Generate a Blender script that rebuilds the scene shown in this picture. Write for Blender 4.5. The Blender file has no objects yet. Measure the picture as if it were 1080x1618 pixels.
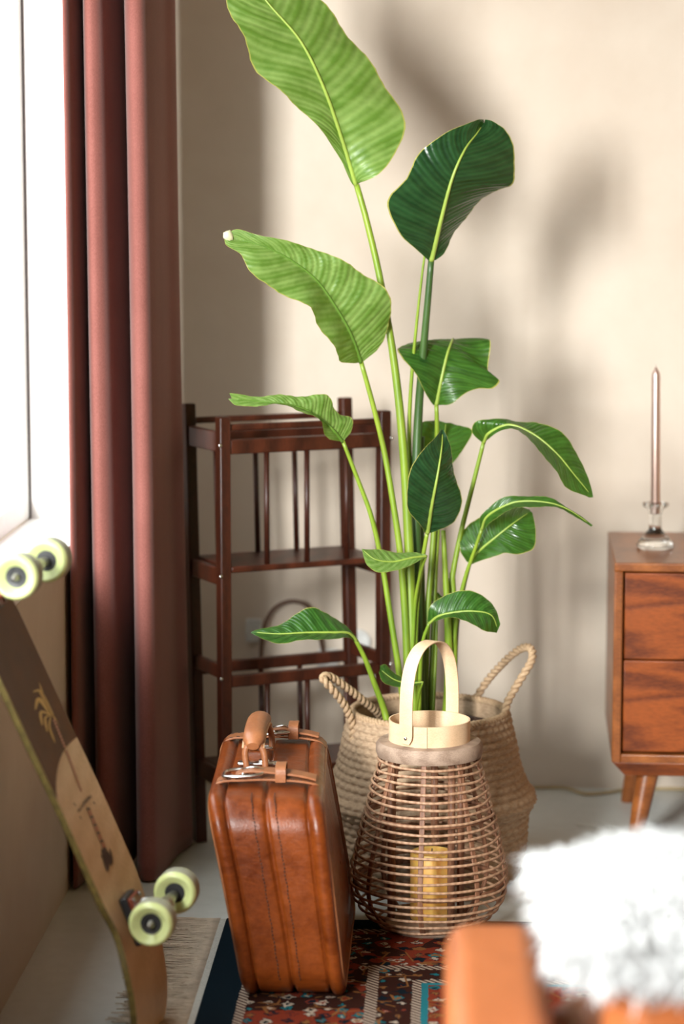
import bpy, bmesh, math, random
from mathutils import Vector, Matrix, Euler, noise as mnoise

# ------------------------------------------------------------------ camera
F_PX, CAM_H = 3820.0, 1.45
PITCH, YAW = math.radians(7.2), math.radians(2.4)
scene = bpy.context.scene
COL = scene.collection
cam_data = bpy.data.cameras.new('camera')
cam = bpy.data.objects.new('camera', cam_data)
COL.objects.link(cam)
cam.location = (0, 0, CAM_H)
cam.rotation_euler = (math.radians(90) - PITCH, 0, YAW)
cam_data.sensor_fit = 'VERTICAL'
cam_data.sensor_height = 36.0
cam_data.lens = F_PX / 1618.0 * 36.0
cam_data.clip_start = 0.05
cam_data.dof.use_dof = True
cam_data.dof.focus_distance = 4.80
cam_data.dof.aperture_fstop = 1.9
scene.camera = cam

# ------------------------------------------------------------------ light
world = bpy.data.worlds.new('sky')
scene.world = world
world.use_nodes = True
wn = world.node_tree.nodes
# overcast sky: three times as bright overhead as at the horizon, pale ground below
wt = world.node_tree
tc = wn.new('ShaderNodeTexCoord'); sx = wn.new('ShaderNodeSeparateXYZ'); cr = wn.new('ShaderNodeValToRGB'); mr = wn.new('ShaderNodeMapRange')
wt.links.new(tc.outputs['Generated'], sx.inputs[0]); wt.links.new(sx.outputs['Z'], mr.inputs['Value'])
mr.inputs['From Min'].default_value = -1.0; mr.inputs['From Max'].default_value = 1.0
wt.links.new(mr.outputs[0], cr.inputs['Fac']); wt.links.new(cr.outputs['Color'], wn['Background'].inputs['Color'])
els = cr.color_ramp.elements
els[0].position = 0.47; els[0].color = (0.150, 0.145, 0.135, 1)
els[1].position = 1.0; els[1].color = (0.93, 0.98, 1.0, 1)
e = els.new(0.51); e.color = (0.335, 0.335, 0.325, 1)
wn['Background'].inputs['Strength'].default_value = 8.0
# low hazy sunlight from outside, reaching the room through the windows of the left wall
sd = bpy.data.lights.new('hazy_sunlight', 'AREA')
sd.shape = 'RECTANGLE'
sd.size, sd.size_y = 0.80, 1.8
sd.energy = 1080.0
sd.color = (1.0, 0.975, 0.95)
sun = bpy.data.objects.new('hazy_sunlight', sd)
sun.location = (-2.05, -1.20, 2.15)
sun.rotation_euler = (Vector((0.15, 5.9, 1.25)) - sun.location).to_track_quat('-Z', 'Y').to_euler()
COL.objects.link(sun)

def portal(name, y0, y1, z0, z1):
    d = bpy.data.lights.new(name, 'AREA')
    d.shape = 'RECTANGLE'
    d.size, d.size_y = (y1 - y0), (z1 - z0)
    d.cycles.is_portal = True
    o = bpy.data.objects.new(name, d)
    o.location = (-1.06, (y0 + y1) / 2, (z0 + z1) / 2)
    o.rotation_euler = (math.radians(90), 0, math.radians(-90))
    COL.objects.link(o)

WIN = [(0.45, 5.54, 0.731, 2.50)]
for w in WIN:
    portal('window_daylight', *w)

vs = scene.view_settings
vs.view_transform = 'Standard'
vs.look = 'None'
vs.gamma = 1.0
vs.use_curve_mapping = False
vs.exposure = 0.22
scene.cycles.use_denoising = True
scene.cycles.max_bounces = 10
scene.cycles.diffuse_bounces = 5
scene.cycles.glossy_bounces = 4
scene.cycles.transmission_bounces = 8
scene.cycles.transparent_max_bounces = 12
scene.cycles.caustics_reflective = False
scene.cycles.caustics_refractive = False
scene.cycles.sample_clamp_indirect = 6.0

random.seed(7)
R = math.radians

# where a point of the photograph lies once its depth is known
_fw = Vector((-math.sin(YAW) * math.cos(PITCH), math.cos(YAW) * math.cos(PITCH), -math.sin(PITCH)))
_rt = Vector((math.cos(YAW), math.sin(YAW), 0))
_up = _rt.cross(_fw)
_C = Vector((0, 0, CAM_H))
def ray(px, py):
    return _fw + _rt * ((px - 540) / F_PX) + _up * (-(py - 809) / F_PX)
def PY(px, py, Y):
    d = ray(px, py); return _C + d * (Y / d.y)
def PZ(px, py, Z=0.0):
    d = ray(px, py); return _C + d * ((Z - CAM_H) / d.z)
def PX(px, py, X):
    d = ray(px, py); return _C + d * (X / d.x)

# ------------------------------------------------------------------ helpers
def smoothstep(a, b, x):
    t = max(0.0, min(1.0, (x - a) / (b - a))); return t * t * (3 - 2 * t)

def catmull(pts, n):
    """resample control points (any tuple length) to n points, even in parameter by chord length"""
    P = [Vector(p) if len(p) in (2, 3, 4) else p for p in pts]
    m = len(P)
    if m == 2:
        return [P[0].lerp(P[1], i / (n - 1)) for i in range(n)]
    L = [0.0]
    for i in range(1, m):
        L.append(L[-1] + max((P[i] - P[i - 1]).length, 1e-6))
    out = []
    for i in range(n):
        s = L[-1] * i / (n - 1)
        k = 0
        while k < m - 2 and s > L[k + 1]:
            k += 1
        t = (s - L[k]) / (L[k + 1] - L[k])
        p1, p2 = P[k], P[k + 1]
        h = L[k + 1] - L[k]
        m1 = (p2 - P[k - 1]) / (L[k + 1] - L[k - 1]) * h if k > 0 else (p2 - p1)
        m2 = (P[k + 2] - p1) / (L[k + 2] - L[k]) * h if k < m - 2 else (p2 - p1)
        t2, t3 = t * t, t * t * t
        out.append(p1 * (2 * t3 - 3 * t2 + 1) + m1 * (t3 - 2 * t2 + t) + p2 * (-2 * t3 + 3 * t2) + m2 * (t3 - t2))
    return out

class MB:
    """collects geometry in world coordinates"""
    def __init__(self):
        self.v, self.f, self.uv = [], [], None
    def add(self, verts, faces):
        o = len(self.v)
        self.v += [Vector(p) for p in verts]
        self.f += [tuple(i + o for i in f) for f in faces]
        return self
    def box(self, c, s, M=None):
        c = Vector(c); s = Vector(s) / 2
        vs_ = []
        for x in (-1, 1):
            for y in (-1, 1):
                for z in (-1, 1):
                    p = Vector((x * s.x, y * s.y, z * s.z))
                    vs_.append(c + (M @ p if M else p))
        return self.add(vs_, [(0, 1, 3, 2), (4, 6, 7, 5), (0, 4, 5, 1), (2, 3, 7, 6), (0, 2, 6, 4), (1, 5, 7, 3)])
    def span(self, a, b):
        a, b = Vector(a), Vector(b)
        return self.box((a + b) / 2, [abs(b[i] - a[i]) for i in range(3)])
    def bar(self, a, b, w, h, side=None):
        """box from a to b; w along side, h along the third axis"""
        a, b = Vector(a), Vector(b)
        d = (b - a); L = d.length; d.normalize()
        s = Vector(side) if side is not None else (Vector((1, 0, 0)) if abs(d.x) < .9 else Vector((0, 1, 0)))
        s = (s - d * s.dot(d)).normalized()
        t = d.cross(s)
        M = Matrix((s, d, t)).transposed()
        return self.box((a + b) / 2, (w, L, h), M)
    def tube(self, pts, r, seg=10, closed=False, flat=None, up=None):
        P = [Vector(p) for p in pts]; n = len(P)
        rr = r if isinstance(r, (list, tuple)) else [r] * n
        T = []
        for i in range(n):
            if closed: d = P[(i + 1) % n] - P[i - 1]
            else: d = P[min(i + 1, n - 1)] - P[max(i - 1, 0)]
            T.append(d.normalized() if d.length > 1e-9 else Vector((0, 0, 1)))
        ref = Vector(up) if up is not None else (Vector((0, 0, 1)) if abs(T[0].z) < .9 else Vector((1, 0, 0)))
        N = (ref - T[0] * ref.dot(T[0])).normalized()
        vs_, fs = [], []
        for i in range(n):
            if up is not None:
                N2 = ref - T[i] * ref.dot(T[i])
                if N2.length > 1e-3: N = N2.normalized()
            N = (N - T[i] * N.dot(T[i])).normalized()
            B = T[i].cross(N)
            for k in range(seg):
                a = 2 * math.pi * k / seg
                fx, fy = (1, 1) if flat is None else flat
                vs_.append(P[i] + (N * math.cos(a) * fx + B * math.sin(a) * fy) * rr[i])
        for i in range(n if closed else n - 1):
            for k in range(seg):
                a = i * seg + k; b = i * seg + (k + 1) % seg
                j = (i + 1) % n
                fs.append((a, b, j * seg + (k + 1) % seg, j * seg + k))
        if not closed:
            fs.append(tuple(reversed(range(seg))))
            fs.append(tuple((n - 1) * seg + k for k in range(seg)))
        return self.add(vs_, fs)
    def ribbon(self, pts, w, th, side):
        """flat band of width w along side and thickness th, following pts"""
        P = [Vector(p) for p in pts]; n = len(P); s = Vector(side).normalized()
        vs_, fs = [], []
        for i in range(n):
            d = (P[min(i + 1, n - 1)] - P[max(i - 1, 0)]).normalized()
            s2 = (s - d * s.dot(d)).normalized(); q = d.cross(s2)
            ww = w[i] if isinstance(w, (list, tuple)) else w
            vs_ += [P[i] + s2 * ww / 2 + q * th / 2, P[i] - s2 * ww / 2 + q * th / 2,
                    P[i] - s2 * ww / 2 - q * th / 2, P[i] + s2 * ww / 2 - q * th / 2]
        for i in range(n - 1):
            for k in range(4):
                fs.append((i * 4 + k, i * 4 + (k + 1) % 4, (i + 1) * 4 + (k + 1) % 4, (i + 1) * 4 + k))
        fs += [(3, 2, 1, 0), tuple((n - 1) * 4 + k for k in range(4))]
        return self.add(vs_, fs)
    def lathe(self, prof, c, seg=32, axis=None, cap=True, jitter=None):
        """prof: (r, h) pairs, revolved about axis through c"""
        c = Vector(c); ax = Vector(axis).normalized() if axis is not None else Vector((0, 0, 1))
        e1 = Vector((1, 0, 0)) if abs(ax.x) < .9 else Vector((0, 1, 0))
        e1 = (e1 - ax * e1.dot(ax)).normalized(); e2 = ax.cross(e1)
        vs_, fs = [], []
        for i, (r, h) in enumerate(prof):
            for k in range(seg):
                a = 2 * math.pi * k / seg
                rr = r if jitter is None else jitter(r, h, a)
                vs_.append(c + ax * h + (e1 * math.cos(a) + e2 * math.sin(a)) * rr)
        for i in range(len(prof) - 1):
            for k in range(seg):
                fs.append((i * seg + k, i * seg + (k + 1) % seg, (i + 1) * seg + (k + 1) % seg, (i + 1) * seg + k))
        if cap:
            fs.append(tuple(reversed(range(seg))))
            fs.append(tuple((len(prof) - 1) * seg + k for k in range(seg)))
        return self.add(vs_, fs)
    def grid(self, rows, closed=False):
        """rows of equal length -> quads"""
        m = len(rows[0]); vs_ = [p for r in rows for p in r]; fs = []
        for i in range(len(rows) - 1):
            for k in range(m if closed else m - 1):
                fs.append((i * m + k, i * m + (k + 1) % m, (i + 1) * m + (k + 1) % m, (i + 1) * m + k))
        return self.add(vs_, fs)
    def build(self, name, mat, parent=None, smooth=False, bevel=0, seg=2, uvs=None, subsurf=0, solid=0, angle=None, kind=None, fixn=True):
        pw = world_loc(parent)
        lo = Vector([min(p[i] for p in self.v) for i in range(3)])
        hi = Vector([max(p[i] for p in self.v) for i in range(3)])
        o0 = Vector(((lo.x + hi.x) / 2, (lo.y + hi.y) / 2, lo.z))
        me = bpy.data.meshes.new(name)
        me.from_pydata([p - o0 for p in self.v], [], self.f)
        if uvs is not None:
            ul = me.uv_layers.new(name='UVMap')
            for lp in me.loops:
                ul.data[lp.index].uv = uvs[lp.vertex_index]
        if fixn:
            bm = bmesh.new(); bm.from_mesh(me)
            bmesh.ops.recalc_face_normals(bm, faces=bm.faces)
            bm.to_mesh(me); bm.free()
        if smooth:
            for p in me.polygons: p.use_smooth = True
        o = bpy.data.objects.new(name, me)
        COL.objects.link(o)
        if parent is not None: o.parent = parent
        o.location = o0 - pw
        WL[o.name] = o0
        if mat is not None: me.materials.append(M[mat] if isinstance(mat, str) else mat)
        if solid:
            md = o.modifiers.new('thickness', 'SOLIDIFY'); md.thickness = solid; md.offset = 0
        if bevel:
            md = o.modifiers.new('bevel', 'BEVEL'); md.width = bevel; md.segments = seg
            md.limit_method = 'ANGLE'; md.angle_limit = R(40)
        if subsurf:
            md = o.modifiers.new('subdivision', 'SUBSURF'); md.levels = md.render_levels = subsurf
        if angle is not None or (bevel and not smooth):
            for p in me.polygons: p.use_smooth = True
            try:
                me.set_sharp_from_angle(angle=R(angle if angle is not None else 50))
            except Exception:
                pass
        if kind: o['kind'] = kind
        return o

WL = {}
def world_loc(o):
    return WL[o.name] if o is not None else Vector((0, 0, 0))
def thing(name, loc):
    o = bpy.data.objects.new(name, None)
    COL.objects.link(o); o.location = Vector(loc); o.empty_display_size = 0.05
    WL[o.name] = Vector(loc)
    return o
def tag(o, label, cat, group=None):
    o['label'] = label; o['category'] = cat
    if group: o['group'] = group
    return o
def struct(o):
    o['kind'] = 'structure'; return o

# ------------------------------------------------------------------ materials
def srgb(r, g, b):
    f = lambda c: (c / 255 / 12.92) if c / 255 <= 0.04045 else ((c / 255 + 0.055) / 1.055) ** 2.4
    return (f(r), f(g), f(b))
M = {}
class NT:
    def __init__(self, name):
        self.m = bpy.data.materials.new(name); self.m.use_nodes = True
        self.t = self.m.node_tree; self.n = self.t.nodes
        self.p = self.n['Principled BSDF']; self.out = self.n['Material Output']
        M[name] = self.m
    def node(self, typ, **kw):
        nd = self.n.new(typ)
        for k, v in kw.items():
            if k in nd.inputs.keys() if isinstance(k, str) else False: nd.inputs[k].default_value = v
            else: setattr(nd, k, v)
        return nd
    def set(self, nd, **kw):
        for k, v in kw.items(): nd.inputs[k].default_value = v
        return nd
    def link(self, a, b): self.t.links.new(a, b)
    def coord(self, kind='Object', scale=(1, 1, 1), rot=(0, 0, 0), loc=(0, 0, 0)):
        tc = self.n.new('ShaderNodeTexCoord'); mp = self.n.new('ShaderNodeMapping')
        mp.inputs['Scale'].default_value = scale; mp.inputs['Rotation'].default_value = rot
        mp.inputs['Location'].default_value = loc
        self.link(tc.outputs[kind], mp.inputs['Vector'])
        return mp.outputs['Vector']
    def world(self, scale=(1, 1, 1)):
        g = self.n.new('ShaderNodeNewGeometry'); mp = self.n.new('ShaderNodeMapping')
        mp.inputs['Scale'].default_value = scale
        self.link(g.outputs['Position'], mp.inputs['Vector'])
        return mp.outputs['Vector']
    def noise(self, vec, scale, detail=4, rough=0.55, dist=0.0):
        nd = self.n.new('ShaderNodeTexNoise'); self.link(vec, nd.inputs['Vector'])
        self.set(nd, Scale=scale, Detail=detail, Roughness=rough, Distortion=dist)
        return nd.outputs['Fac']
    def wave(self, vec, scale, dist=0, detail=2, dscale=1.0, direction='X', profile='SIN'):
        nd = self.n.new('ShaderNodeTexWave'); self.link(vec, nd.inputs['Vector'])
        nd.bands_direction = direction; nd.wave_profile = profile
        nd.inputs['Scale'].default_value = scale; nd.inputs['Distortion'].default_value = dist
        nd.inputs['Detail'].default_value = detail; nd.inputs['Detail Scale'].default_value = dscale
        return nd.outputs['Fac']
    def voronoi(self, vec, scale, feature='F1', out='Distance', rand=1.0, metric=None):
        nd = self.n.new('ShaderNodeTexVoronoi'); self.link(vec, nd.inputs['Vector'])
        nd.feature = feature; nd.inputs['Scale'].default_value = scale; nd.inputs['Randomness'].default_value = rand
        if metric: nd.distance = metric
        return nd.outputs[out]
    def ramp(self, fac, stops, interp='LINEAR'):
        nd = self.n.new('ShaderNodeValToRGB'); self.link(fac, nd.inputs['Fac'])
        cr = nd.color_ramp; cr.interpolation = interp
        while len(cr.elements) < len(stops): cr.elements.new(0.5)
        for e, (pos, c) in zip(cr.elements, stops):
            e.position = pos; e.color = (*c, 1) if len(c) == 3 else c
        return nd.outputs['Color']
    def math(self, op, a, b=None, c=None, clamp=False):
        nd = self.n.new('ShaderNodeMath'); nd.operation = op; nd.use_clamp = clamp
        for i, x in enumerate((a, b, c)):
            if x is None: continue
            if isinstance(x, (int, float)): nd.inputs[i].default_value = x
            else: self.link(x, nd.inputs[i])
        return nd.outputs[0]
    def mix(self, fac, a, b, blend='MIX'):
        nd = self.n.new('ShaderNodeMix'); nd.data_type = 'RGBA'; nd.blend_type = blend
        for s, x in ((0, fac), (6, a), (7, b)):
            if isinstance(x, (int, float)): nd.inputs[s].default_value = x
            elif isinstance(x, (tuple, list)): nd.inputs[s].default_value = (*x[:3], 1)
            else: self.link(x, nd.inputs[s])
        return nd.outputs[2]
    def sep(self, vec):
        nd = self.n.new('ShaderNodeSeparateXYZ'); self.link(vec, nd.inputs[0]); return nd.outputs
    def bump(self, h, strength=0.3, dist=0.01):
        nd = self.n.new('ShaderNodeBump'); self.link(h, nd.inputs['Height'])
        nd.inputs['Strength'].default_value = strength; nd.inputs['Distance'].default_value = dist
        self.link(nd.outputs['Normal'], self.p.inputs['Normal'])
        return nd
    def color(self, c):
        if isinstance(c, (tuple, list)): self.p.inputs['Base Color'].default_value = (*c[:3], 1)
        else: self.link(c, self.p.inputs['Base Color'])
    def rough(self, r):
        if isinstance(r, (int, float)): self.p.inputs['Roughness'].default_value = r
        else: self.link(r, self.p.inputs['Roughness'])

def simple(name, c, rough=0.5, metal=0.0, vary=0.12, vscale=30, bump=0.0, bscale=200, spec=None, coat=0):
    t = NT(name)
    f = t.noise(t.coord(), vscale)
    a = tuple(x * (1 - vary) for x in c); b = tuple(min(1, x * (1 + vary)) for x in c)
    t.color(t.ramp(f, [(0.3, a), (0.7, b)])); t.rough(rough)
    t.p.inputs['Metallic'].default_value = metal
    if spec is not None: t.p.inputs['Specular IOR Level'].default_value = spec
    if coat: t.p.inputs['Coat Weight'].default_value = coat
    if bump: t.bump(t.noise(t.coord(), bscale), bump, 0.002)
    return t

def wood(name, dark, light, rough=0.35, scale=(1, 1, 1), ring=10, rot=(0, 0, 0), coat=0.0, dist=6, fine=True, spec=0.35):
    t = NT(name)
    v = t.coord('Object', scale, rot)
    n1 = t.noise(v, 3.0, 5, 0.6, 0.6)
    w = t.wave(v, ring, dist, 3, 1.2)
    f = t.math('ADD', t.math('MULTIPLY', w, 0.55), t.math('MULTIPLY', n1, 0.6))
    c = t.ramp(f, [(0.15, dark), (0.5, tuple((a + b) / 2 for a, b in zip(dark, light))), (0.9, light)])
    if fine:
        g = t.noise(t.coord('Object', tuple(s * 14 for s in scale), rot), 6, 3, 0.7)
        c = t.mix(0.35, c, t.ramp(g, [(0.35, tuple(x * .55 for x in dark)), (0.65, light)]), 'MIX')
    t.color(c); t.rough(rough); t.bump(f, 0.12, 0.002)
    t.p.inputs['Coat Weight'].default_value = coat
    t.p.inputs['Coat Roughness'].default_value = 0.25
    t.p.inputs['Specular IOR Level'].default_value = spec
    return t

# plaster walls
def plaster(name, a, b):
    t = NT(name)
    v = t.world()
    n1 = t.noise(v, 1.6, 6, 0.6, 0.4); n2 = t.noise(v, 9, 4, 0.6)
    f = t.math('ADD', t.math('MULTIPLY', n1, 0.75), t.math('MULTIPLY', n2, 0.25))
    t.color(t.ramp(f, [(0.3, a), (0.7, b)])); t.rough(0.85)
    t.bump(n2, 0.15, 0.004)
    t.p.inputs['Specular IOR Level'].default_value = 0.15
plaster('plaster', (0.55, 0.46, 0.375), (0.65, 0.57, 0.485))
plaster('plaster_brown', (0.15, 0.08, 0.04), (0.21, 0.12, 0.06))
plaster('plaster_ceiling', (0.30, 0.21, 0.13), (0.38, 0.27, 0.17))
plaster('plaster_warm', (0.46, 0.34, 0.22), (0.55, 0.42, 0.29))
t = NT('concrete'); v = t.world()
n1 = t.noise(v, 2.2, 6, 0.6, 0.5); n2 = t.noise(v, 26, 4, 0.6)
t.color(t.mix(0.25, t.ramp(n1, [(0.3, (0.55, 0.57, 0.54)), (0.7, (0.66, 0.685, 0.66))]), t.ramp(n2, [(0.3, (0.46, 0.46, 0.43)), (0.7, (0.66, 0.67, 0.64))])))
t.rough(t.ramp(n1, [(0.3, (0.26,) * 3), (0.7, (0.40,) * 3)])); t.bump(n2, 0.06, 0.002)
simple('white_paint', (0.80, 0.80, 0.78), 0.4, vary=0.03)
simple('gasket', (0.05, 0.045, 0.04), 0.6)
t = NT('window_glass')
tr = t.n.new('ShaderNodeBsdfTransparent'); gl = t.n.new('ShaderNodeBsdfGlossy'); mx = t.n.new('ShaderNodeMixShader')
gl.inputs['Roughness'].default_value = 0.02; tr.inputs['Color'].default_value = (0.96, 0.98, 0.98, 1)
mx.inputs[0].default_value = 0.06
t.link(tr.outputs[0], mx.inputs[1]); t.link(gl.outputs[0], mx.inputs[2]); t.link(mx.outputs[0], t.out.inputs['Surface'])

# curtain: heavy mauve cloth, a little light comes through
t = NT('curtain_cloth'); v = t.coord('Object', (1, 1, 1))
wv = t.noise(t.coord('Object', (700, 700, 250)), 1, 2, 0.6)
n1 = t.noise(v, 6, 3)
c = t.mix(0.35, t.ramp(n1, [(0.3, (0.20, 0.068, 0.055)), (0.7, (0.26, 0.094, 0.078))]), t.ramp(wv, [(0.3, (0.15, 0.048, 0.040)), (0.7, (0.36, 0.15, 0.125))]))
t.color(c); t.rough(0.85); t.bump(wv, 0.25, 0.001)
t.p.inputs['Sheen Weight'].default_value = 0.25; t.p.inputs['Sheen Roughness'].default_value = 0.4
t.p.inputs['Specular IOR Level'].default_value = 0.1
tl = t.n.new('ShaderNodeBsdfTranslucent'); tl.inputs['Color'].default_value = (0.42, 0.12, 0.06, 1)
mx = t.n.new('ShaderNodeMixShader'); mx.inputs[0].default_value = 0.05
t.link(t.p.outputs[0], mx.inputs[1]); t.link(tl.outputs[0], mx.inputs[2]); t.link(mx.outputs[0], t.out.inputs['Surface'])

wood('rack_wood', (0.015, 0.0035, 0.0018), (0.085, 0.019, 0.0075), 0.42, (3, 3, 0.6), 1.6, coat=0.1)
wood('acacia', (0.045, 0.006, 0.0015), (0.29, 0.066, 0.010), 0.38, (0.8, 1.0, 5.5), 1.5, coat=0.1, dist=16)
wood('acacia_frame', (0.13, 0.033, 0.007), (0.34, 0.11, 0.026), 0.36, (1.0, 1.0, 4.0), 3.0, coat=0.3, dist=5)
wood('lantern_collar_wood', (0.20, 0.125, 0.085), (0.42, 0.30, 0.22), 0.7, (2, 8, 8), 3)
wood('pale_ply', (0.62, 0.40, 0.23), (0.78, 0.56, 0.36), 0.5, (3, 3, 18), 2, dist=2)
wood('rattan', (0.26, 0.125, 0.065), (0.52, 0.32, 0.20), 0.5, (6, 6, 6), 4)
wood('rattan_rib', (0.14, 0.055, 0.028), (0.30, 0.14, 0.075), 0.55, (6, 6, 2), 4)
wood('maple_deck', (0.55, 0.36, 0.19), (0.68, 0.48, 0.29), 0.4, (4, 4, 0.8), 4, dist=3)
simple('deck_edge', (0.16, 0.12, 0.03), 0.5, vary=0.4, vscale=80)
simple('deck_brown', (0.090, 0.031, 0.0085), 0.5, vary=0.25, vscale=12, spec=0.2)
simple('print_gold', (0.55, 0.33, 0.07), 0.45)
simple('print_red', (0.36, 0.13, 0.07), 0.5)
simple('print_rose', (0.48, 0.22, 0.13), 0.5)
simple('print_black', (0.035, 0.02, 0.015), 0.5)
simple('grip_black', (0.02, 0.02, 0.02), 0.9, bump=0.4, bscale=900)
simple('truck_black', (0.018, 0.018, 0.02), 0.45)
simple('truck_red', (0.23, 0.055, 0.03), 0.35, metal=0.35)
simple('truck_steel', (0.30, 0.28, 0.25), 0.3, metal=0.9)
simple('bushing_white', (0.75, 0.75, 0.76), 0.35)
t = simple('wheel_urethane', (0.60, 0.66, 0.30), 0.3, vary=0.06)
t.p.inputs['Subsurface Weight'].default_value = 0.3; t.p.inputs['Subsurface Radius'].default_value = (0.01, 0.012, 0.006); t.p.inputs['Subsurface Scale'].default_value = 0.6
simple('wheel_tread', (0.30, 0.30, 0.22), 0.5, vary=0.2)

# leather
def leather(name, dark, light, rough=0.34, grain=320, spec=0.5):
    t = NT(name); v = t.coord()
    n1 = t.noise(v, 9, 5, 0.65, 0.4); n2 = t.noise(v, 60, 4, 0.7); vo = t.voronoi(v, grain)
    cr = t.noise(t.coord('Object', (1, 1, 3.0)), 26, 5, 0.75, 1.5)
    f = t.math('ADD', t.math('MULTIPLY', n1, 0.5), t.math('ADD', t.math('MULTIPLY', n2, 0.2), t.math('MULTIPLY', cr, 0.3)))
    t.color(t.ramp(f, [(0.34, dark), (0.62, light)]))
    t.rough(t.ramp(n2, [(0.3, (rough - .05,) * 3), (0.7, (rough + .1,) * 3)]))
    h = t.math('ADD', t.math('MULTIPLY', vo, 0.4), t.math('MULTIPLY', cr, 0.8))
    t.bump(h, 0.22, 0.003)
    t.p.inputs['Specular IOR Level'].default_value = spec
leather('case_leather', (0.075, 0.0120, 0.0015), (0.25, 0.054, 0.0075), 0.33, 320, 0.36)
leather('strap_leather', (0.20, 0.065, 0.022), (0.38, 0.145, 0.058), 0.40)
leather('chair_leather', (0.30, 0.080, 0.020), (0.40, 0.115, 0.032), 0.45, 200, 0.35)
simple('stitch', (0.05, 0.02, 0.01), 0.7)
simple('edge_tan', (0.50, 0.30, 0.17), 0.6)
simple('nickel', (0.72, 0.71, 0.69), 0.22, metal=1.0, vary=0.05)
simple('dark_wood', (0.09, 0.035, 0.015), 0.4)

# seagrass
def straw(name, a, b, c_):
    t = NT(name); v = t.coord()
    n1 = t.noise(v, 14, 4, 0.6); n2 = t.noise(t.coord('Object', (1, 1, 4)), 90, 4, 0.7)
    col = t.mix(t.math('MULTIPLY', n1, 0.7), t.ramp(n2, [(0.3, a), (0.7, b)]), c_)
    t.color(col); t.rough(0.75); t.bump(n2, 0.5, 0.003)
straw('seagrass', (0.23, 0.135, 0.075), (0.56, 0.40, 0.26), (0.40, 0.27, 0.165))
straw('seagrass_rope', (0.26, 0.15, 0.075), (0.60, 0.43, 0.27), (0.44, 0.29, 0.17))
simple('pot_brown', (0.045, 0.022, 0.014), 0.45)
simple('soil', (0.025, 0.016, 0.010), 0.95, vary=0.5, bump=0.8, bscale=90)

# leaves: dark glossy upper side, paler underside, light passes through
def leafmat(name, up_d, up_l, un_d, un_l, trans, tw=0.32):
    t = NT(name)
    uv = t.coord('UV'); s = t.sep(uv)
    au = t.math('ABSOLUTE', t.math('SUBTRACT', s[0], 0.5))
    q = t.math('SUBTRACT', s[1], t.math('MULTIPLY', au, 0.30))
    w = t.math('SINE', t.math('MULTIPLY', q, 200.0))
    w2 = t.math('SINE', t.math('MULTIPLY', q, 61.0))
    n1 = t.noise(t.coord('UV', (2, 6, 1)), 3, 4)
    f = t.math('ADD', t.math('MULTIPLY', w, 0.12), t.math('ADD', t.math('MULTIPLY', w2, 0.14), n1))
    up = t.ramp(f, [(0.25, up_d), (0.8, up_l)]); un = t.ramp(f, [(0.25, un_d), (0.8, un_l)])
    edge = t.math('GREATER_THAN', au, 0.488)
    g = t.n.new('ShaderNodeNewGeometry')
    c = t.mix(g.outputs['Backfacing'], up, un)
    c = t.mix(edge, c, (0.42, 0.40, 0.10))
    t.color(c)
    t.rough(t.math('ADD', t.math('MULTIPLY', g.outputs['Backfacing'], 0.16), 0.26))
    t.bump(t.math('ADD', w, t.math('MULTIPLY', w2, 1.5)), 0.30, 0.0016)
    tl = t.n.new('ShaderNodeBsdfTranslucent')
    tc = t.mix(t.math('MULTIPLY', t.math('ADD', w2, 1.0), 0.25), trans, tuple(x * 0.55 for x in trans))
    t.link(tc, tl.inputs['Color'])
    mx = t.n.new('ShaderNodeMixShader'); mx.inputs[0].default_value = tw
    t.link(t.p.outputs[0], mx.inputs[1]); t.link(tl.outputs[0], mx.inputs[2]); t.link(mx.outputs[0], t.out.inputs['Surface'])
leafmat('leaf_blade', (0.010, 0.055, 0.010), (0.045, 0.15, 0.022), (0.10, 0.21, 0.03), (0.25, 0.385, 0.10), (0.28, 0.50, 0.03))
leafmat('leaf_old', (0.004, 0.024, 0.010), (0.018, 0.070, 0.022), (0.05, 0.12, 0.02), (0.09, 0.19, 0.035), (0.10, 0.26, 0.02), 0.18)
t = NT('stem_green'); v = t.coord('Object', (1, 1, 0.15)); f = t.noise(v, 40, 4, 0.6); f2 = t.noise(t.coord('Object', (1, 1, 1)), 5, 3)
t.color(t.mix(0.5, t.ramp(f, [(0.3, (0.07, 0.14, 0.01)), (0.7, (0.24, 0.35, 0.03))]), t.ramp(f2, [(0.3, (0.09, 0.19, 0.012)), (0.7, (0.30, 0.36, 0.03))])))
t.rough(0.38)
t = NT('stem_dark'); v = t.coord('Object', (1, 1, 0.15)); f = t.noise(v, 40, 4, 0.6)
t.color(t.ramp(f, [(0.3, (0.018, 0.055, 0.012)), (0.7, (0.06, 0.12, 0.025))])); t.rough(0.38)
simple('midrib_pale', (0.26, 0.35, 0.055), 0.42)
simple('midrib_green', (0.10, 0.20, 0.025), 0.42)
simple('leaf_tip_dry', (0.62, 0.58, 0.36), 0.7, vary=0.25)

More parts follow.
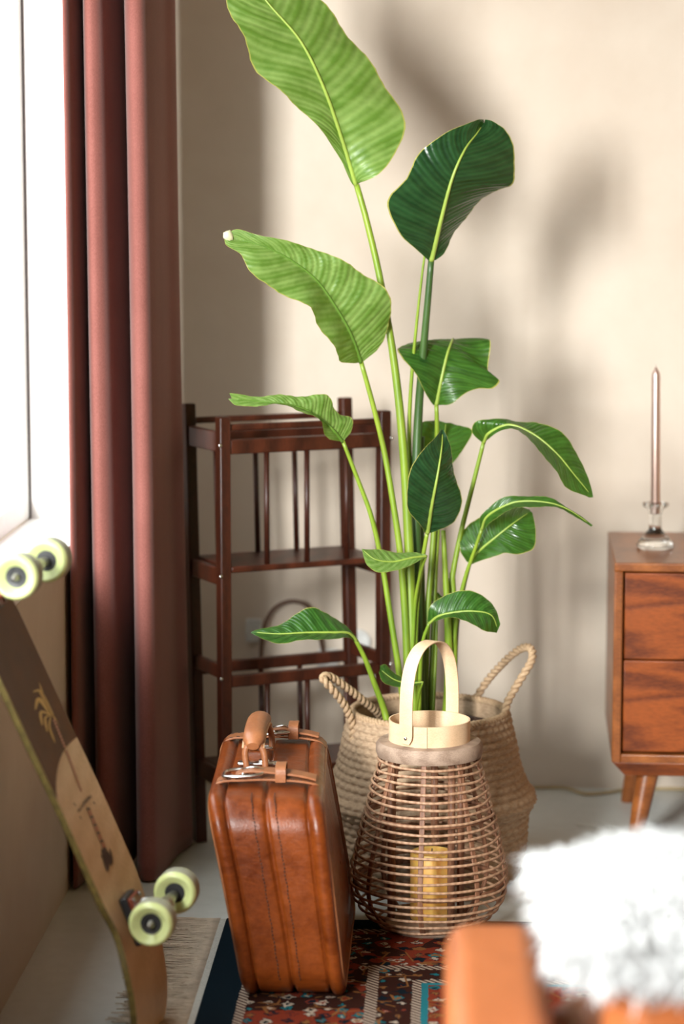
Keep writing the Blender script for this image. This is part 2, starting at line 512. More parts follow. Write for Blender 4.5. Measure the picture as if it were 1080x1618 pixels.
# glass and wax
t = NT('clear_glass'); t.color((0.96, 0.98, 0.98)); t.rough(0.02); t.p.inputs['Transmission Weight'].default_value = 1.0; t.p.inputs['IOR'].default_value = 1.45
t = NT('lantern_glass')
tr = t.n.new('ShaderNodeBsdfTransparent'); gl = t.n.new('ShaderNodeBsdfGlossy'); mx = t.n.new('ShaderNodeMixShader'); lw = t.n.new('ShaderNodeLayerWeight')
lw.inputs['Blend'].default_value = 0.2; gl.inputs['Roughness'].default_value = 0.05
t.link(t.math('ADD', t.math('MULTIPLY', t.math('POWER', lw.outputs['Facing'], 3.0), 0.45), 0.03), mx.inputs[0])
t.link(tr.outputs[0], mx.inputs[1]); t.link(gl.outputs[0], mx.inputs[2]); t.link(mx.outputs[0], t.out.inputs['Surface'])
t = simple('wax_amber', (0.95, 0.52, 0.13), 0.45, vary=0.05)
t.p.inputs['Subsurface Weight'].default_value = 0.5; t.p.inputs['Subsurface Radius'].default_value = (0.03, 0.015, 0.005); t.p.inputs['Subsurface Scale'].default_value = 1.0
simple('candle_bronze', (0.62, 0.44, 0.38), 0.28, metal=0.85, vary=0.04)
simple('wick', (0.5, 0.45, 0.4), 0.8)
simple('cord_tan', (0.42, 0.31, 0.16), 0.55)
simple('cable_brown', (0.10, 0.045, 0.025), 0.5)
simple('socket_white', (0.62, 0.62, 0.60), 0.4)
simple('wool', (0.70, 0.70, 0.70), 0.9, vary=0.04)
simple('fringe', (0.50, 0.41, 0.31), 0.85, vary=0.2)
simple('selvedge', (0.46, 0.45, 0.40), 0.85, vary=0.2, vscale=300)

# ================================================================== THE ROOM
XL, YB, XR, YF, ZC = -0.795, 5.96, 1.95, -2.60, 2.75
XO = -1.045
struct(MB().span((XO - .3, YF - .2, -0.12), (XR + .2, YB + .2, 0)).build('floor', 'concrete'))
struct(MB().span((XO, YF - .2, ZC), (XR + .2, YB + .2, ZC + .15)).build('ceiling', 'plaster_ceiling'))
struct(MB().span((XO, YB, 0), (XR + .2, YB + .2, ZC)).build('wall_back', 'plaster'))
struct(MB().span((XR, YF, 0), (XR + .2, YB, ZC)).build('wall_right', 'plaster_warm'))
struct(MB().span((XO, YF - .2, 0), (XR + .2, YF, ZC)).build('wall_front', 'plaster_brown'))
(w1a, w1b, w1s, w1t), = WIN
wl = MB()
wl.span((XO, w1a, 0), (XL, w1b, w1s - 0.022))
wl.span((XO, w1b, 0), (XL, YB, ZC))
wl.span((XO, YF, 0), (XL, w1a, ZC))
wl.span((XO, w1a, w1t), (XL, w1b, ZC))
struct(wl.build('wall_left', 'plaster'))

def glazing(name, y0, y1, z0, z1, bars, sill):
    root = thing(name, (XL - .17, (y0 + y1) / 2, z0)); struct(root)
    xa, xb, fw = XL - 0.163, XL - 0.222, 0.055
    fr = MB()
    fr.span((xa, y0, z0), (xb, y0 + fw, z1)).span((xa, y1 - fw, z0), (xb, y1, z1))
    fr.span((xa, y0 + fw, z0), (xb, y1 - fw, z0 + fw)).span((xa, y0 + fw, z1 - fw), (xb, y1 - fw, z1))
    for b in bars: fr.span((xa, b - .03, z0 + fw), (xb, b + .03, z1 - fw))
    fr.build('frame', 'white_paint', root, bevel=0.004)
    MB().span((xa + .004, y1 - .010, z0), (xa - .01, y1 + .002, z1)).build('gasket', 'gasket', root)
    ed = [y0 + fw] + [e for b in bars for e in (b - .03, b + .03)] + [y1 - fw]
    for i in range(0, len(ed), 2):
        MB().span((xa - .026, ed[i], z0 + fw), (xa - .032, ed[i + 1], z1 - fw)).build('pane', 'window_glass', root)
    if sill:
        MB().span((xa, y0 + .001, z0 - .022), (XL, y1 - .001, z0)).build('sill', 'white_paint', root, bevel=0.003)
    # painted reveal inside the opening
    MB().span((XL - .001, y1 + .0005, z0), (xa, y1 - .004, z1)).build('reveal', 'white_paint', root)
    return root
glazing('window_1', w1a, w1b, w1s, w1t, [1.72, 3.00, 4.27], True)

# ================================================================== CURTAIN
def curtain():
    prof = [(-.770, 5.46), (-.783, 5.36), (-.788, 5.20), (-.788, 5.06), (-.780, 4.995), (-.773, 5.02), (-.767, 5.11), (-.762, 5.19), (-.757, 5.19), (-.753, 5.12), (-.747, 5.06), (-.735, 5.03), (-.717, 5.045), (-.707, 5.10), (-.699, 5.20),
            (-.691, 5.30), (-.683, 5.30), (-.679, 5.18), (-.671, 5.08), (-.654, 5.04), (-.638, 5.045), (-.627, 5.09), (-.617, 5.17), (-.608, 5.25),
            (-.595, 5.305), (-.594, 5.335), (-.63, 5.355), (-.68, 5.35)]
    prof = catmull([(x, y) for x, y in prof], 190)
    rows = []
    nz = 60
    for i in range(nz + 1):
        z = 2.46 - (2.46 - 0.006) * i / nz
        k = 1 - z / 2.46
        row = []
        for j, p in enumerate(prof):
            u = (p.x + .78) / .2
            x = -.78 + (p.x + .78) * (1.0 + 0.15 * k) + 0.006 * math.sin(3.1 * k + j * .05) * u
            y = 5.22 + (p.y - 5.22) * (1 - .08 * math.sin(k * 3.0)) + .010 * math.sin(j * .13 + k * 4.0) * k
            # the front folds soften and lean together lower down
            y += 0.035 * k * u
            row.append(Vector((max(x, -.789), y, z)))
        rows.append(row)
    o = MB().grid(rows).build('curtain', 'curtain_cloth', smooth=True, solid=0.003)
    tag(o, 'floor-length mauve brown curtain gathered in folds beside the bright window', 'curtain')
curtain()

# ================================================================== WOODEN RACK
def rack():
    a = R(28)
    u = Vector((math.cos(a), math.sin(a), 0)); v = Vector((-math.sin(a), math.cos(a), 0))
    FL = Vector((-.483, 5.278, 0)); Wd = .394; H = .992
    def at(s, k, z):          # s across 0..Wd, k 0 front / 1 back; the back leans away towards the top
        return FL + u * s + v * (k * (.15 + .052 * z)) + Vector((0, 0, z))
    root = thing('magazine_rack', at(Wd / 2, .5, 0))
    tag(root, 'dark reddish wooden rack with thin spindles standing behind the suitcase', 'rack')
    for s, k, top in ((0, 0, H), (Wd, 0, H), (0, 1, H + .015), (Wd, 1, H + .015)):
        MB().bar(at(s, k, 0), at(s, k, top), .026, .030, u).build('post', 'rack_wood', root, bevel=.003)
    def rail(k, z, w, h, name='rail', k2=None, s0=.013, s1=Wd - .013):
        MB().bar(at(s0, k, z), at(s1, k if k2 is None else k2, z), h, w, (0, 0, 1)).build(name, 'rack_wood', root, bevel=.003)
    for k in (0, 1):
        rail(k, .968, .014, .014); rail(k, .925, .022, .032)
        rail(k, .40, .022, .026)
    def side(s, z, w, h):
        p, q = at(s, 0, z), at(s, 1, z); d = (q - p).normalized() * .015
        MB().bar(p + d, q - d, h, w, (0, 0, 1)).build('rail', 'rack_wood', root, bevel=.003)
    for s in (0, Wd):
        side(s, .935, .016, .045); side(s, .635, .016, .04); side(s, .175, .016, .04); side(s, .42, .016, .03)
    def shelf(z, th):
        m = MB(); e = .004
        c = [at(-e, 0, z) - v * .004, at(Wd + e, 0, z) - v * .004, at(Wd + e, 1, z) + v * .01, at(-e, 1, z) + v * .01]
        # the board is notched by the posts: keep it between them
        c = [at(.014, 0, z) - v * .012, at(Wd - .014, 0, z) - v * .012, at(Wd - .014, 1, z) + v * .012, at(.014, 1, z) + v * .012]
        vs_ = [p + Vector((0, 0, th / 2)) for p in c] + [p - Vector((0, 0, th / 2)) for p in c]
        m.add(vs_, [(0, 1, 2, 3), (7, 6, 5, 4), (0, 4, 5, 1), (1, 5, 6, 2), (2, 6, 7, 3), (3, 7, 4, 0)])
        m.build('shelf', 'rack_wood', root, bevel=.003)
    shelf(.652, .014); shelf(.185, .014)
    for k in (0, 1):
        for i in range(3):
            s = Wd * (i + 1) / 4 + (.006 if k == 0 else -.034)
            MB().tube([at(s, k, .655), at(s, k, .912)], .0062, 10).build('spindle', 'rack_wood', root, smooth=True)
            MB().tube([at(s, k, .19), at(s, k, .39)], .0062, 10).build('spindle', 'rack_wood', root, smooth=True)
    for s in (-.0135, Wd + .0135):
        for z in (.93, .64, .41):
            p = at(s, 0, z) + v * 0.001
            MB().lathe([(.001, -.003), (.0045, -.002), (.0045, 0), (.003, .002)], p - v * .017, 10, -v).build('screw', 'nickel', root, smooth=True)
rack()

# wall sockets and cable behind the rack
def socket(px, py, w, h, label, round_=False):
    p = PY(px, py, YB - .006)
    root = thing('wall_socket', (p.x, YB, p.z - h / 2)); tag(root, label, 'socket')
    if round_:
        MB().lathe([(w / 2, 0), (w / 2, .008), (w / 2 - .006, .012), (.024, .012), (.022, .004), (.001, .004)], (p.x, YB, p.z), 32, (0, -1, 0)).build('plate', 'socket_white', root, smooth=True, angle=40)
    else:
        MB().span((p.x - w / 2, YB - .012, p.z - h / 2), (p.x + w / 2, YB, p.z + h / 2)).build('plate', 'socket_white', root, bevel=.003)
        MB().lathe([(.021, 0), (.021, .002), (.018, .002), (.017, -.004), (.001, -.004)], (p.x, YB - .0125, p.z), 24, (0, -1, 0)).build('insert', 'socket_white', root, smooth=True, angle=40)
socket(401, 996, .040, .060, 'small white wall socket behind the rack, nearest the curtain')
socket(518, 1040, .050, .050, 'square white wall socket seen between the two lower rack rails')
socket(566, 1014, .062, .062, 'round pale wall socket behind the right end of the rack', True)
pts = [PY(414, 1085, YB - .02), PY(412, 1040, YB - .02), PY(417, 992, YB - .03), PY(432, 962, YB - .03), PY(458, 950, YB - .03), PY(486, 958, YB - .03), PY(500, 985, YB - .03), PY(512, 1036, YB - .016)]
tag(MB().tube(catmull(pts, 40), .005, 8).build('cable', 'cable_brown', smooth=True), 'dark brown cable looping up the wall behind the rack', 'cable')

# ================================================================== SIDEBOARD
def sideboard():
    v = Vector((.020, .533, 0)).normalized(); u = Vector((v.y, -v.x, 0))
    O = Vector((.384, 5.362, 0)); D = .525; Wd = 1.30; zt, zb = .661, .205
    def at(a, b, z): return O + u * a + v * b + Vector((0, 0, z))
    root = thing('sideboard', at(Wd / 2, D / 2, 0))
    tag(root, 'reddish acacia wood sideboard on round tapered legs against the back wall', 'sideboard')
    def slab(name, a0, a1, b0, b1, z0, z1, mat, bev=.003, par=root):
        m = MB(); c = at((a0 + a1) / 2, (b0 + b1) / 2, (z0 + z1) / 2)
        m.box(c, (a1 - a0, b1 - b0, z1 - z0), Matrix((u, v, Vector((0, 0, 1)))).transposed())
        return m.build(name, mat, par, bevel=bev)
    T = .020
    slab('top_panel', 0, Wd, 0, D, zt - T, zt, 'acacia_frame')
    slab('side_panel', 0, T, 0, D, zb, zt - T, 'acacia_frame'); slab('side_panel', Wd - T, Wd, 0, D, zb, zt - T, 'acacia_frame')
    slab('bottom_panel', T, Wd - T, 0, D, zb, zb + T, 'acacia_frame')
    slab('back_panel', T, Wd - T, D - .012, D, zb + T, zt - T, 'dark_wood', 0)
    slab('divider', .452, .466, .012, D - .02, zb + T, zt - T, 'acacia_frame')
    slab('divider', .834, .848, .012, D - .02, zb + T, zt - T, 'acacia_frame')
    # bevelled plinth under the body
    m = MB(); zl = zb - .036; q = .030
    top = [at(.002, .002, zb), at(Wd - .002, .002, zb), at(Wd - .002, D - .002, zb), at(.002, D - .002, zb)]
    bot = [at(q, q, zl), at(Wd - q, q, zl), at(Wd - q, D - q, zl), at(q, D - q, zl)]
    m.add(top + bot, [(0, 1, 2, 3), (7, 6, 5, 4), (0, 4, 5, 1), (1, 5, 6, 2), (2, 6, 7, 3), (3, 7, 4, 0)])
    m.build('plinth', 'acacia', root, bevel=.003)
    zm = PY(1040, 1043, 5.37).z
    for a0, a1 in ((T + .004, .449), (.469, .831), (.851, Wd - T - .004)):
        for z0, z1 in ((zb + T + .004, zm - .0015), (zm + .0015, zt - T - .004)):
            d = slab('drawer', a0, a1, .010, .10, z0, z1, 'acacia', .0025)
            # dark bar near the upper edge, colouring in the shade of a finger pull
            c = at((a0 + a1) / 2, .0085, z1 - .012)
            MB().bar(c - u * .045, c + u * .045, .012, .004, (0, 0, 1)).build('finger_pull_shade', 'dark_wood', d)
    for a in (.085, Wd - .085):
        for b in (.085, D - .085):
            sa = -1 if a < .5 else 1; sb = -1 if b < .2 else 1
            tip = at(a + sa * .030, b + sb * .030, 0); hd = at(a, b, zl)
            n = 7
            P = [hd.lerp(tip, i / (n - 1)) for i in range(n)]
            MB().tube(P, [.027 - .011 * i / (n - 1) for i in range(n)], 20).build('leg', 'acacia_frame', root, smooth=True, angle=40)
    return at
sb_at = sideboard()

# glass candlestick and taper candle
cb = PZ(1034, 866, .661)
prof = [(.001, 0), (.040, 0), (.0425, .004), (.0425, .010), (.036, .020), (.026, .032), (.0165, .042), (.0145, .046), (.0148, .055), (.0150, .075),
        (.0155, .088), (.022, .094), (.0255, .099), (.0255, .104), (.022, .107), (.0132, .1075), (.0125, .104), (.0125, .080), (.001, .079)]
root = thing('candlestick', cb); tag(root, 'small clear glass candlestick on the sideboard top', 'candlestick')
MB().lathe(prof, cb + Vector((0, 0, .0006)), 40, cap=False).build('body', 'clear_glass', root, smooth=True, angle=60)
m = MB()
for k in range(9):
    a = 2 * math.pi * k / 9
    m.lathe([(.0005, -.005), (.0045, -.003), (.005, 0), (.0045, .003), (.0005, .005)], cb + Vector((.0265 * math.cos(a), .0265 * math.sin(a), .102)), 10)
m.build('scalloped_rim', 'clear_glass', root, smooth=True)
ax = Vector((-.012, 0, 1)).normalized(); c0 = cb + Vector((0, 0, .0815))
root = thing('taper_candle', c0); tag(root, 'tall metallic bronze taper candle standing in the glass candlestick', 'candle')
MB().lathe([(.001, 0), (.0105, 0), (.0112, .02), (.0104, .15), (.0096, .318), (.0088, .326), (.0012, .341)], c0, 24, ax).build('wax', 'candle_bronze', root, smooth=True, angle=50)
MB().tube([c0 + ax * .340, c0 + ax * .347], .0009, 6).build('wick', 'wick', root, smooth=True)

# cord on the floor along the wall
pts = [Vector((p.x, p.y, .0045)) for p in (PZ(815, 1233), PZ(850, 1236), PZ(890, 1247), PZ(925, 1257), PZ(960, 1255), PZ(985, 1251), PZ(1040, 1243), PZ(1090, 1238), PZ(1200, 1246))]
for p in pts: p.y = min(p.y, 5.945)
tag(MB().tube(catmull(pts, 60), .0042, 8).build('power_cord', 'cord_tan', smooth=True), 'thin tan cord on the floor along the back wall', 'cord')

# ================================================================== RUG
RX0, RX1, RY0, RY1, RTH = -.437, 1.62, 1.9, 4.785, .008
t = NT('rug_weave'); g = t.world(); s = t.sep(g)
dx = t.math('SUBTRACT', s[0], RX0); dy = t.math('SUBTRACT', RY1, s[1])
wob = t.math('MULTIPLY', t.math('SUBTRACT', t.noise(g, 60, 2), 0.5), 0.006)
d = t.math('ADD', t.math('MINIMUM', dx, dy), wob)
RED, NAVY, CREAM, TEAL, BRN, OCH = (0.19, 0.030, 0.014), (0.005, 0.012, 0.018), (0.44, 0.35, 0.27), (0.015, 0.13, 0.15), (0.035, 0.011, 0.007), (0.22, 0.09, 0.028)
nz = t.n.new('ShaderNodeTexNoise'); t.link(g, nz.inputs['Vector']); nz.inputs['Scale'].default_value = 75; nz.inputs['Detail'].default_value = 3
va = t.n.new('ShaderNodeVectorMath'); va.operation = 'MULTIPLY_ADD'; t.link(nz.outputs['Color'], va.inputs[0]); va.inputs[1].default_value = (.03, .03, 0); t.link(g, va.inputs[2])
vo = t.n.new('ShaderNodeTexVoronoi'); t.link(va.outputs[0], vo.inputs['Vector']); vo.inputs['Scale'].default_value = 30; vo.inputs['Randomness'].default_value = .5; vo.distance = 'MANHATTAN'
vc = t.sep(vo.outputs['Color'])[0]
ring = t.math('MULTIPLY', vo.outputs['Distance'], 1.0)
motif = t.ramp(vc, [(0, CREAM), (.22, TEAL), (.38, OCH), (.55, NAVY), (.72, CREAM), (.86, RED)], 'CONSTANT')
core = t.ramp(t.math('FRACT', t.math('MULTIPLY', vc, 7.3)), [(0, RED), (.3, NAVY), (.6, OCH), (.8, CREAM)], 'CONSTANT')
def floral(bg):
    c = t.mix(t.math('LESS_THAN', ring, 0.52), bg, NAVY)
    c = t.mix(t.math('LESS_THAN', ring, 0.44), c, motif)
    c = t.mix(t.math('LESS_THAN', ring, 0.24), c, core)
    ve = t.voronoi(g, 17, 'DISTANCE_TO_EDGE')
    return t.mix(t.math('MULTIPLY', t.math('LESS_THAN', ve, 0.03), t.math('GREATER_THAN', t.noise(g, 14, 2), 0.52)), c, OCH)
bgmix = t.ramp(t.noise(g, 9, 2), [(0.42, BRN), (0.50, RED)], 'CONSTANT')
wide = floral(bgmix); narrow = floral(BRN); field = floral(RED)
stripe = t.math('SINE', t.math('MULTIPLY', t.math('ADD', s[0], s[1]), 420.0))
barber = t.mix(t.math('GREATER_THAN', stripe, 0.0), (0.045, 0.012, 0.010), CREAM)
c = wide
c = t.mix(t.math('LESS_THAN', d, .085), c, barber)
c = t.mix(t.math('LESS_THAN', d, .067), c, NAVY)
c = t.mix(t.math('GREATER_THAN', d, .300), c, barber)
c = t.mix(t.math('GREATER_THAN', d, .322), c, narrow)
c = t.mix(t.math('GREATER_THAN', d, .385), c, barber)
c = t.mix(t.math('GREATER_THAN', d, .402), c, (0.02, 0.16, 0.19))
c = t.mix(t.math('GREATER_THAN', d, .415), c, field)
kn = t.noise(g, 420, 2, .6)
c = t.mix(0.25, c, t.mix(1.0, c, t.ramp(kn, [(.3, (.35,) * 3), (.7, (1.0,) * 3)]), 'MULTIPLY'))
t.color(c); t.rough(.9); t.bump(kn, .5, .003); 
t.p.inputs['Specular IOR Level'].default_value = .05
root = thing('rug', ((RX0 + RX1) / 2, (RY0 + RY1) / 2, 0)); tag(root, 'patterned oriental rug in red, navy and cream with pale fringe on the floor', 'rug')
MB().span((RX0, RY0, 0.0), (RX1, RY1, RTH)).build('pile', 'rug_weave', root, bevel=.003)
MB().span((RX0 - .014, RY0, 0.0), (RX0 + .001, RY1, RTH - .002)).build('selvedge', 'selvedge', root, bevel=.002)
fr = MB(); rnd = random.Random(3)
y = 3.4
while y < RY1 + .002:
    cl = rnd.uniform(-.012, .012); Lk = rnd.uniform(.10, .15)
    for q in range(rnd.randint(3, 5)):
        y0 = y + rnd.uniform(-.003, .003); ph = rnd.uniform(0, 6); am = rnd.uniform(.001, .0035); ce = cl + rnd.uniform(-.010, .010)
        n = 7; Lq = Lk * rnd.uniform(.75, 1.05); z0 = .0015 + rnd.uniform(0, .006)
        P = []
        for i in range(n):
            k = i / (n - 1)
            P.append(Vector((RX0 - .012 - Lq * k, y0 + ce * k * k + am * math.sin(ph + k * 9), .0052 * (1 - k) + z0 * k)))
        fr.tube(P, .0011, 4)
    y += rnd.uniform(.0035, .0055)
fr.build('fringe', 'fringe', root, smooth=True, kind='stuff')
y = RY1

# ================================================================== SUITCASE
def suitcase():
    zb = RTH + .0005
    L0, L1, H, rc = 4.262, 4.845, .372, .062
    # side outline: rounded rectangle in (y, h)
    out = []
    def arc(cy, ch, a0, a1, n=9, r=rc):
        for i in range(n + 1):
            a = R(a0 + (a1 - a0) * i / n)
            out.append((cy + r * math.cos(a), ch + r * math.sin(a), math.cos(a), math.sin(a)))
    arc(L1 - rc, rc, -90, 0); 
    for i in range(1, 8): out.append((L1, rc + (H - 2 * rc) * i / 8, 1, 0))
    arc(L1 - rc, H - rc, 0, 90)
    for i in range(1, 12): out.append((L1 - rc - (L1 - L0 - 2 * rc) * i / 12, H, 0, 1))
    arc(L0 + rc, H - rc, 90, 180)
    for i in range(1, 12): out.append((L0, H - rc - (H - 2 * rc) * i / 12, -1, 0))
    arc(L0 + rc, rc, 180, 270)
    for i in range(1, 12): out.append((L0 + rc + (L1 - L0 - 2 * rc) * i / 12, 0, 0, -1))
    def place(a, y, h):       # a -.5 .. .5 across; the soft case leans left and is fuller at the top
        k = max(0.0, h / H); yy = (y - L0) / (L1 - L0)
        w = .186 + .026 * k
        cx = -.266 - .054 * k ** 1.1 - .022 * k * yy
        return Vector((cx + a * w, y, zb + h))
    # profile across: puffy rim | panel | opening | panel | puffy rim
    prof = []
    def pad(x, x0, x1, hgt, p=2.4):
        q = abs((x - (x0 + x1) / 2) / ((x1 - x0) / 2)); return hgt * max(0, 1 - q ** p) ** (1 / p)
    N = 84
    for i in range(N + 1):
        x = -.5 + i / N
        if x < -.345: o = -.014 + pad(x, -.5, -.345, .018, 2.0)
        elif x < -.012: o = -.010 + pad(x, -.35, -.010, .009, 5)
        elif x <= .012: o = -.010
        elif x <= .345: o = -.010 + pad(x, .010, .35, .009, 5)
        else: o = -.014 + pad(x, .345, .5, .018, 2.0)
        prof.append((x, o))
    prof = [(-.47, -.028), (-.49, -.020)] + prof + [(.49, -.020), (.47, -.028)]
    rows = []
    for (y, h, ny, nh) in out:
        row = []
        for x, o in prof:
            sag = .004 * math.sin(h * 17 + x * 5) * math.sin(y * 9)
            row.append(place(x, y + ny * o, h + nh * o) + Vector((sag * .4, 0, 0)))
        rows.append(row)
    root = thing('suitcase', place(0, (L0 + L1) / 2, 0)); tag(root, 'tan leather suitcase with buckled straps standing upright on the rug edge', 'suitcase')
    m = MB(); m.grid(rows + [rows[0]])
    for p in m.v: p.z = max(p.z, zb)
    n = len(rows); k = len(prof)
    body = m.build('body', 'case_leather', root, smooth=True)
    # two broad sides, gently domed
    for s, idx in ((-1, 0), (1, k - 1)):
        ring = [rows[i][idx] for i in range(n)]
        c = sum(ring, Vector()) / n
        R_ = [ring]
        for q in (.94, .8, .55, .25, .02):
            R_.append([c + (p - c) * q + Vector((s * .010 * (1 - q ** 3), 0, 0)) for p in ring])
        MB().grid([r + [r[0]] for r in R_]).build('side_panel', 'case_leather', root, smooth=True)
    # rounded seams along the rim and dark stitching beside the opening
    def loop(x, off, pick=None):
        P = []
        for (y, h, ny, nh) in out:
            if pick and not pick(y, h): continue
            p = place(x, y + ny * off, h + nh * off); p.z = max(p.z, zb + .001); P.append(p)
        return P
    for x in (-.492, .492):
        MB().tube(loop(x, -.013), .0032, 6, closed=True).build('piping', 'strap_leather', root, smooth=True)
    front = sorted([o_ for o_ in out if o_[0] < L0 + .07 and o_[1] > .01 and o_[2] <= 0.01 and not (o_[3] < -.5)], key=lambda q: q[1] + (q[0] - L0) * 2)
    for x in (-.115, .085):
        P = catmull([place(x, y + ny * -.0005, h + nh * .0032) for (y, h, ny, nh) in front], 160)
        m = MB()
        for i in range(0, 158, 3):
            j = 0.0007 * math.sin(i * 1.7)
            m.tube([P[i] + Vector((j, 0, 0)), P[i + 2] + Vector((j, 0, 0))], .0011, 5)
        m.build('stitching', 'stitch', root, smooth=True)
    # straps over the top
    ztop = H + .003
    def strap(yc, w, buckle_x, keep_x):
        P = [place(-.53, yc, H - .075), place(-.535, yc, H - .045), place(-.50, yc, H - .012), place(-.40, yc, H + .006), place(-.2, yc, H + .010), place(0, yc, H + .012), place(.25, yc, H + .010),
             place(.40, yc, H + .006), place(.46, yc, H + .001), place(.495, yc, H - .010)]
        st = MB().ribbon(catmull(P, 40), w, .004, (0, 1, 0)).build('strap', 'strap_leather', root, bevel=.001)
        for sgn in (-1, 1):
            Q = [p + Vector((0, sgn * (w / 2 - .004), .0026)) for p in catmull(P, 40)]
            m = MB()
            for i in range(4, 36, 2): m.tube([Q[i], Q[i].lerp(Q[i + 1], .9)], .0008, 4)
            m.build('stitching', 'stitch', st)
        # second layer: the free end passed through buckle and keeper
        P2 = [place(buckle_x - .02, yc, H + .015), place(buckle_x + .06, yc, H + .024), place(buckle_x + .16, yc, H + .026), place(.22, yc, H + .021), place(.36, yc, H + .016), place(.45, yc, H + .011)]
        e = MB().ribbon(catmull(P2, 24), w * .82, .0045, (0, 1, 0)).build('strap_end', 'strap_leather', root, bevel=.0015)
        # buckle: rounded rectangle wire
        c = place(buckle_x + .06, yc, H + .020); a, b = .038, w * .64
        B = []
        for i in range(40):
            th = 2 * math.pi * i / 40; cs, sn = math.cos(th), math.sin(th)
            B.append(c + Vector((a * math.copysign(abs(cs) ** .55, cs), b * math.copysign(abs(sn) ** .55, sn), .004 * cs)))
        bk = MB().tube(B, .0034, 8, closed=True).build('buckle', 'nickel', root, smooth=True)
        MB().tube([c + Vector((-.004, 0, .006)), c + Vector((.018, 0, .0115)), c + Vector((.037, 0, .006))], .0022, 8).build('prong', 'nickel', bk, smooth=True)
        MB().tube([c + Vector((0, -b, .002)), c + Vector((0, b, .002))], .0026, 8).build('bar', 'nickel', bk, smooth=True)
        # keeper loop standing up round both layers
        kx = place(keep_x, yc, H).x; z0 = place(0, yc, H).z
        K = []
        for (dy, dz) in ((-.55, .008), (-.56, .022), (-.5, .034), (0, .038), (.5, .034), (.56, .022), (.55, .008)):
            K.append(Vector((kx, yc + dy * w * 1.02, z0 + dz)))
        MB().ribbon(catmull(K, 22), .020, .003, (1, 0, 0)).build('keeper_loop', 'strap_leather', root, bevel=.0008)
    strap(4.410, .048, -.24, .13); strap(4.775, .044, -.02, .20)
    # handle: padded grip through two leather loops
    z0 = place(0, 4.6, H).z
    cx = place(-.12, 4.6, H).x
    for yc in (4.515, 4.700):
        U = []
        for (dx, dz) in ((-.017, .000), (-.0185, .018), (-.017, .040), (-.008, .052), (0, .0545), (.008, .052), (.017, .040), (.0185, .018), (.017, .000)):
            U.append(Vector((cx + dx + .006 * (1 - dz / .055), yc - .006 + .10 * (dz - .03), z0 + dz)))
        MB().tube(catmull(U, 30), .0062, 10).build('handle_loop', 'strap_leather', root, smooth=True)
    G = [Vector((cx, y_, z0 + z_)) for y_, z_ in ((4.498, .050), (4.52, .060), (4.56, .068), (4.61, .071), (4.66, .068), (4.70, .060), (4.722, .050))]
    gr = MB().tube(catmull(G, 26), [.0165 * min(1, .55 + .20 * min(i, 25 - i)) for i in range(26)], 16, flat=(.95, 1.30), up=(0, 0, 1)).build('handle_grip', 'strap_leather', root, smooth=True, angle=60)
    for sg in (-1, 1):
        MB().tube([q + Vector((sg * .0195, 0, -.009)) for q in catmull(G, 26)[1:-1]], .0026, 6).build('grip_edge', 'edge_tan', gr, smooth=True)
    # lock plate
    p = place(-.10, 4.545, H + .0035)
    lk = MB().box(p + Vector((0, 0, .003)), (.078, .020, .007)).build('lock_plate', 'nickel', root, bevel=.003, seg=3)
    MB().box(p + Vector((.012, -.002, .008)), (.020, .013, .006)).build('lock_slider', 'nickel', lk, bevel=.002)
    p = place(-.10, 4.69, H + .0035)
    MB().box(p + Vector((0, 0, .002)), (.050, .018, .005)).build('lock_plate', 'nickel', root, bevel=.002)
suitcase()

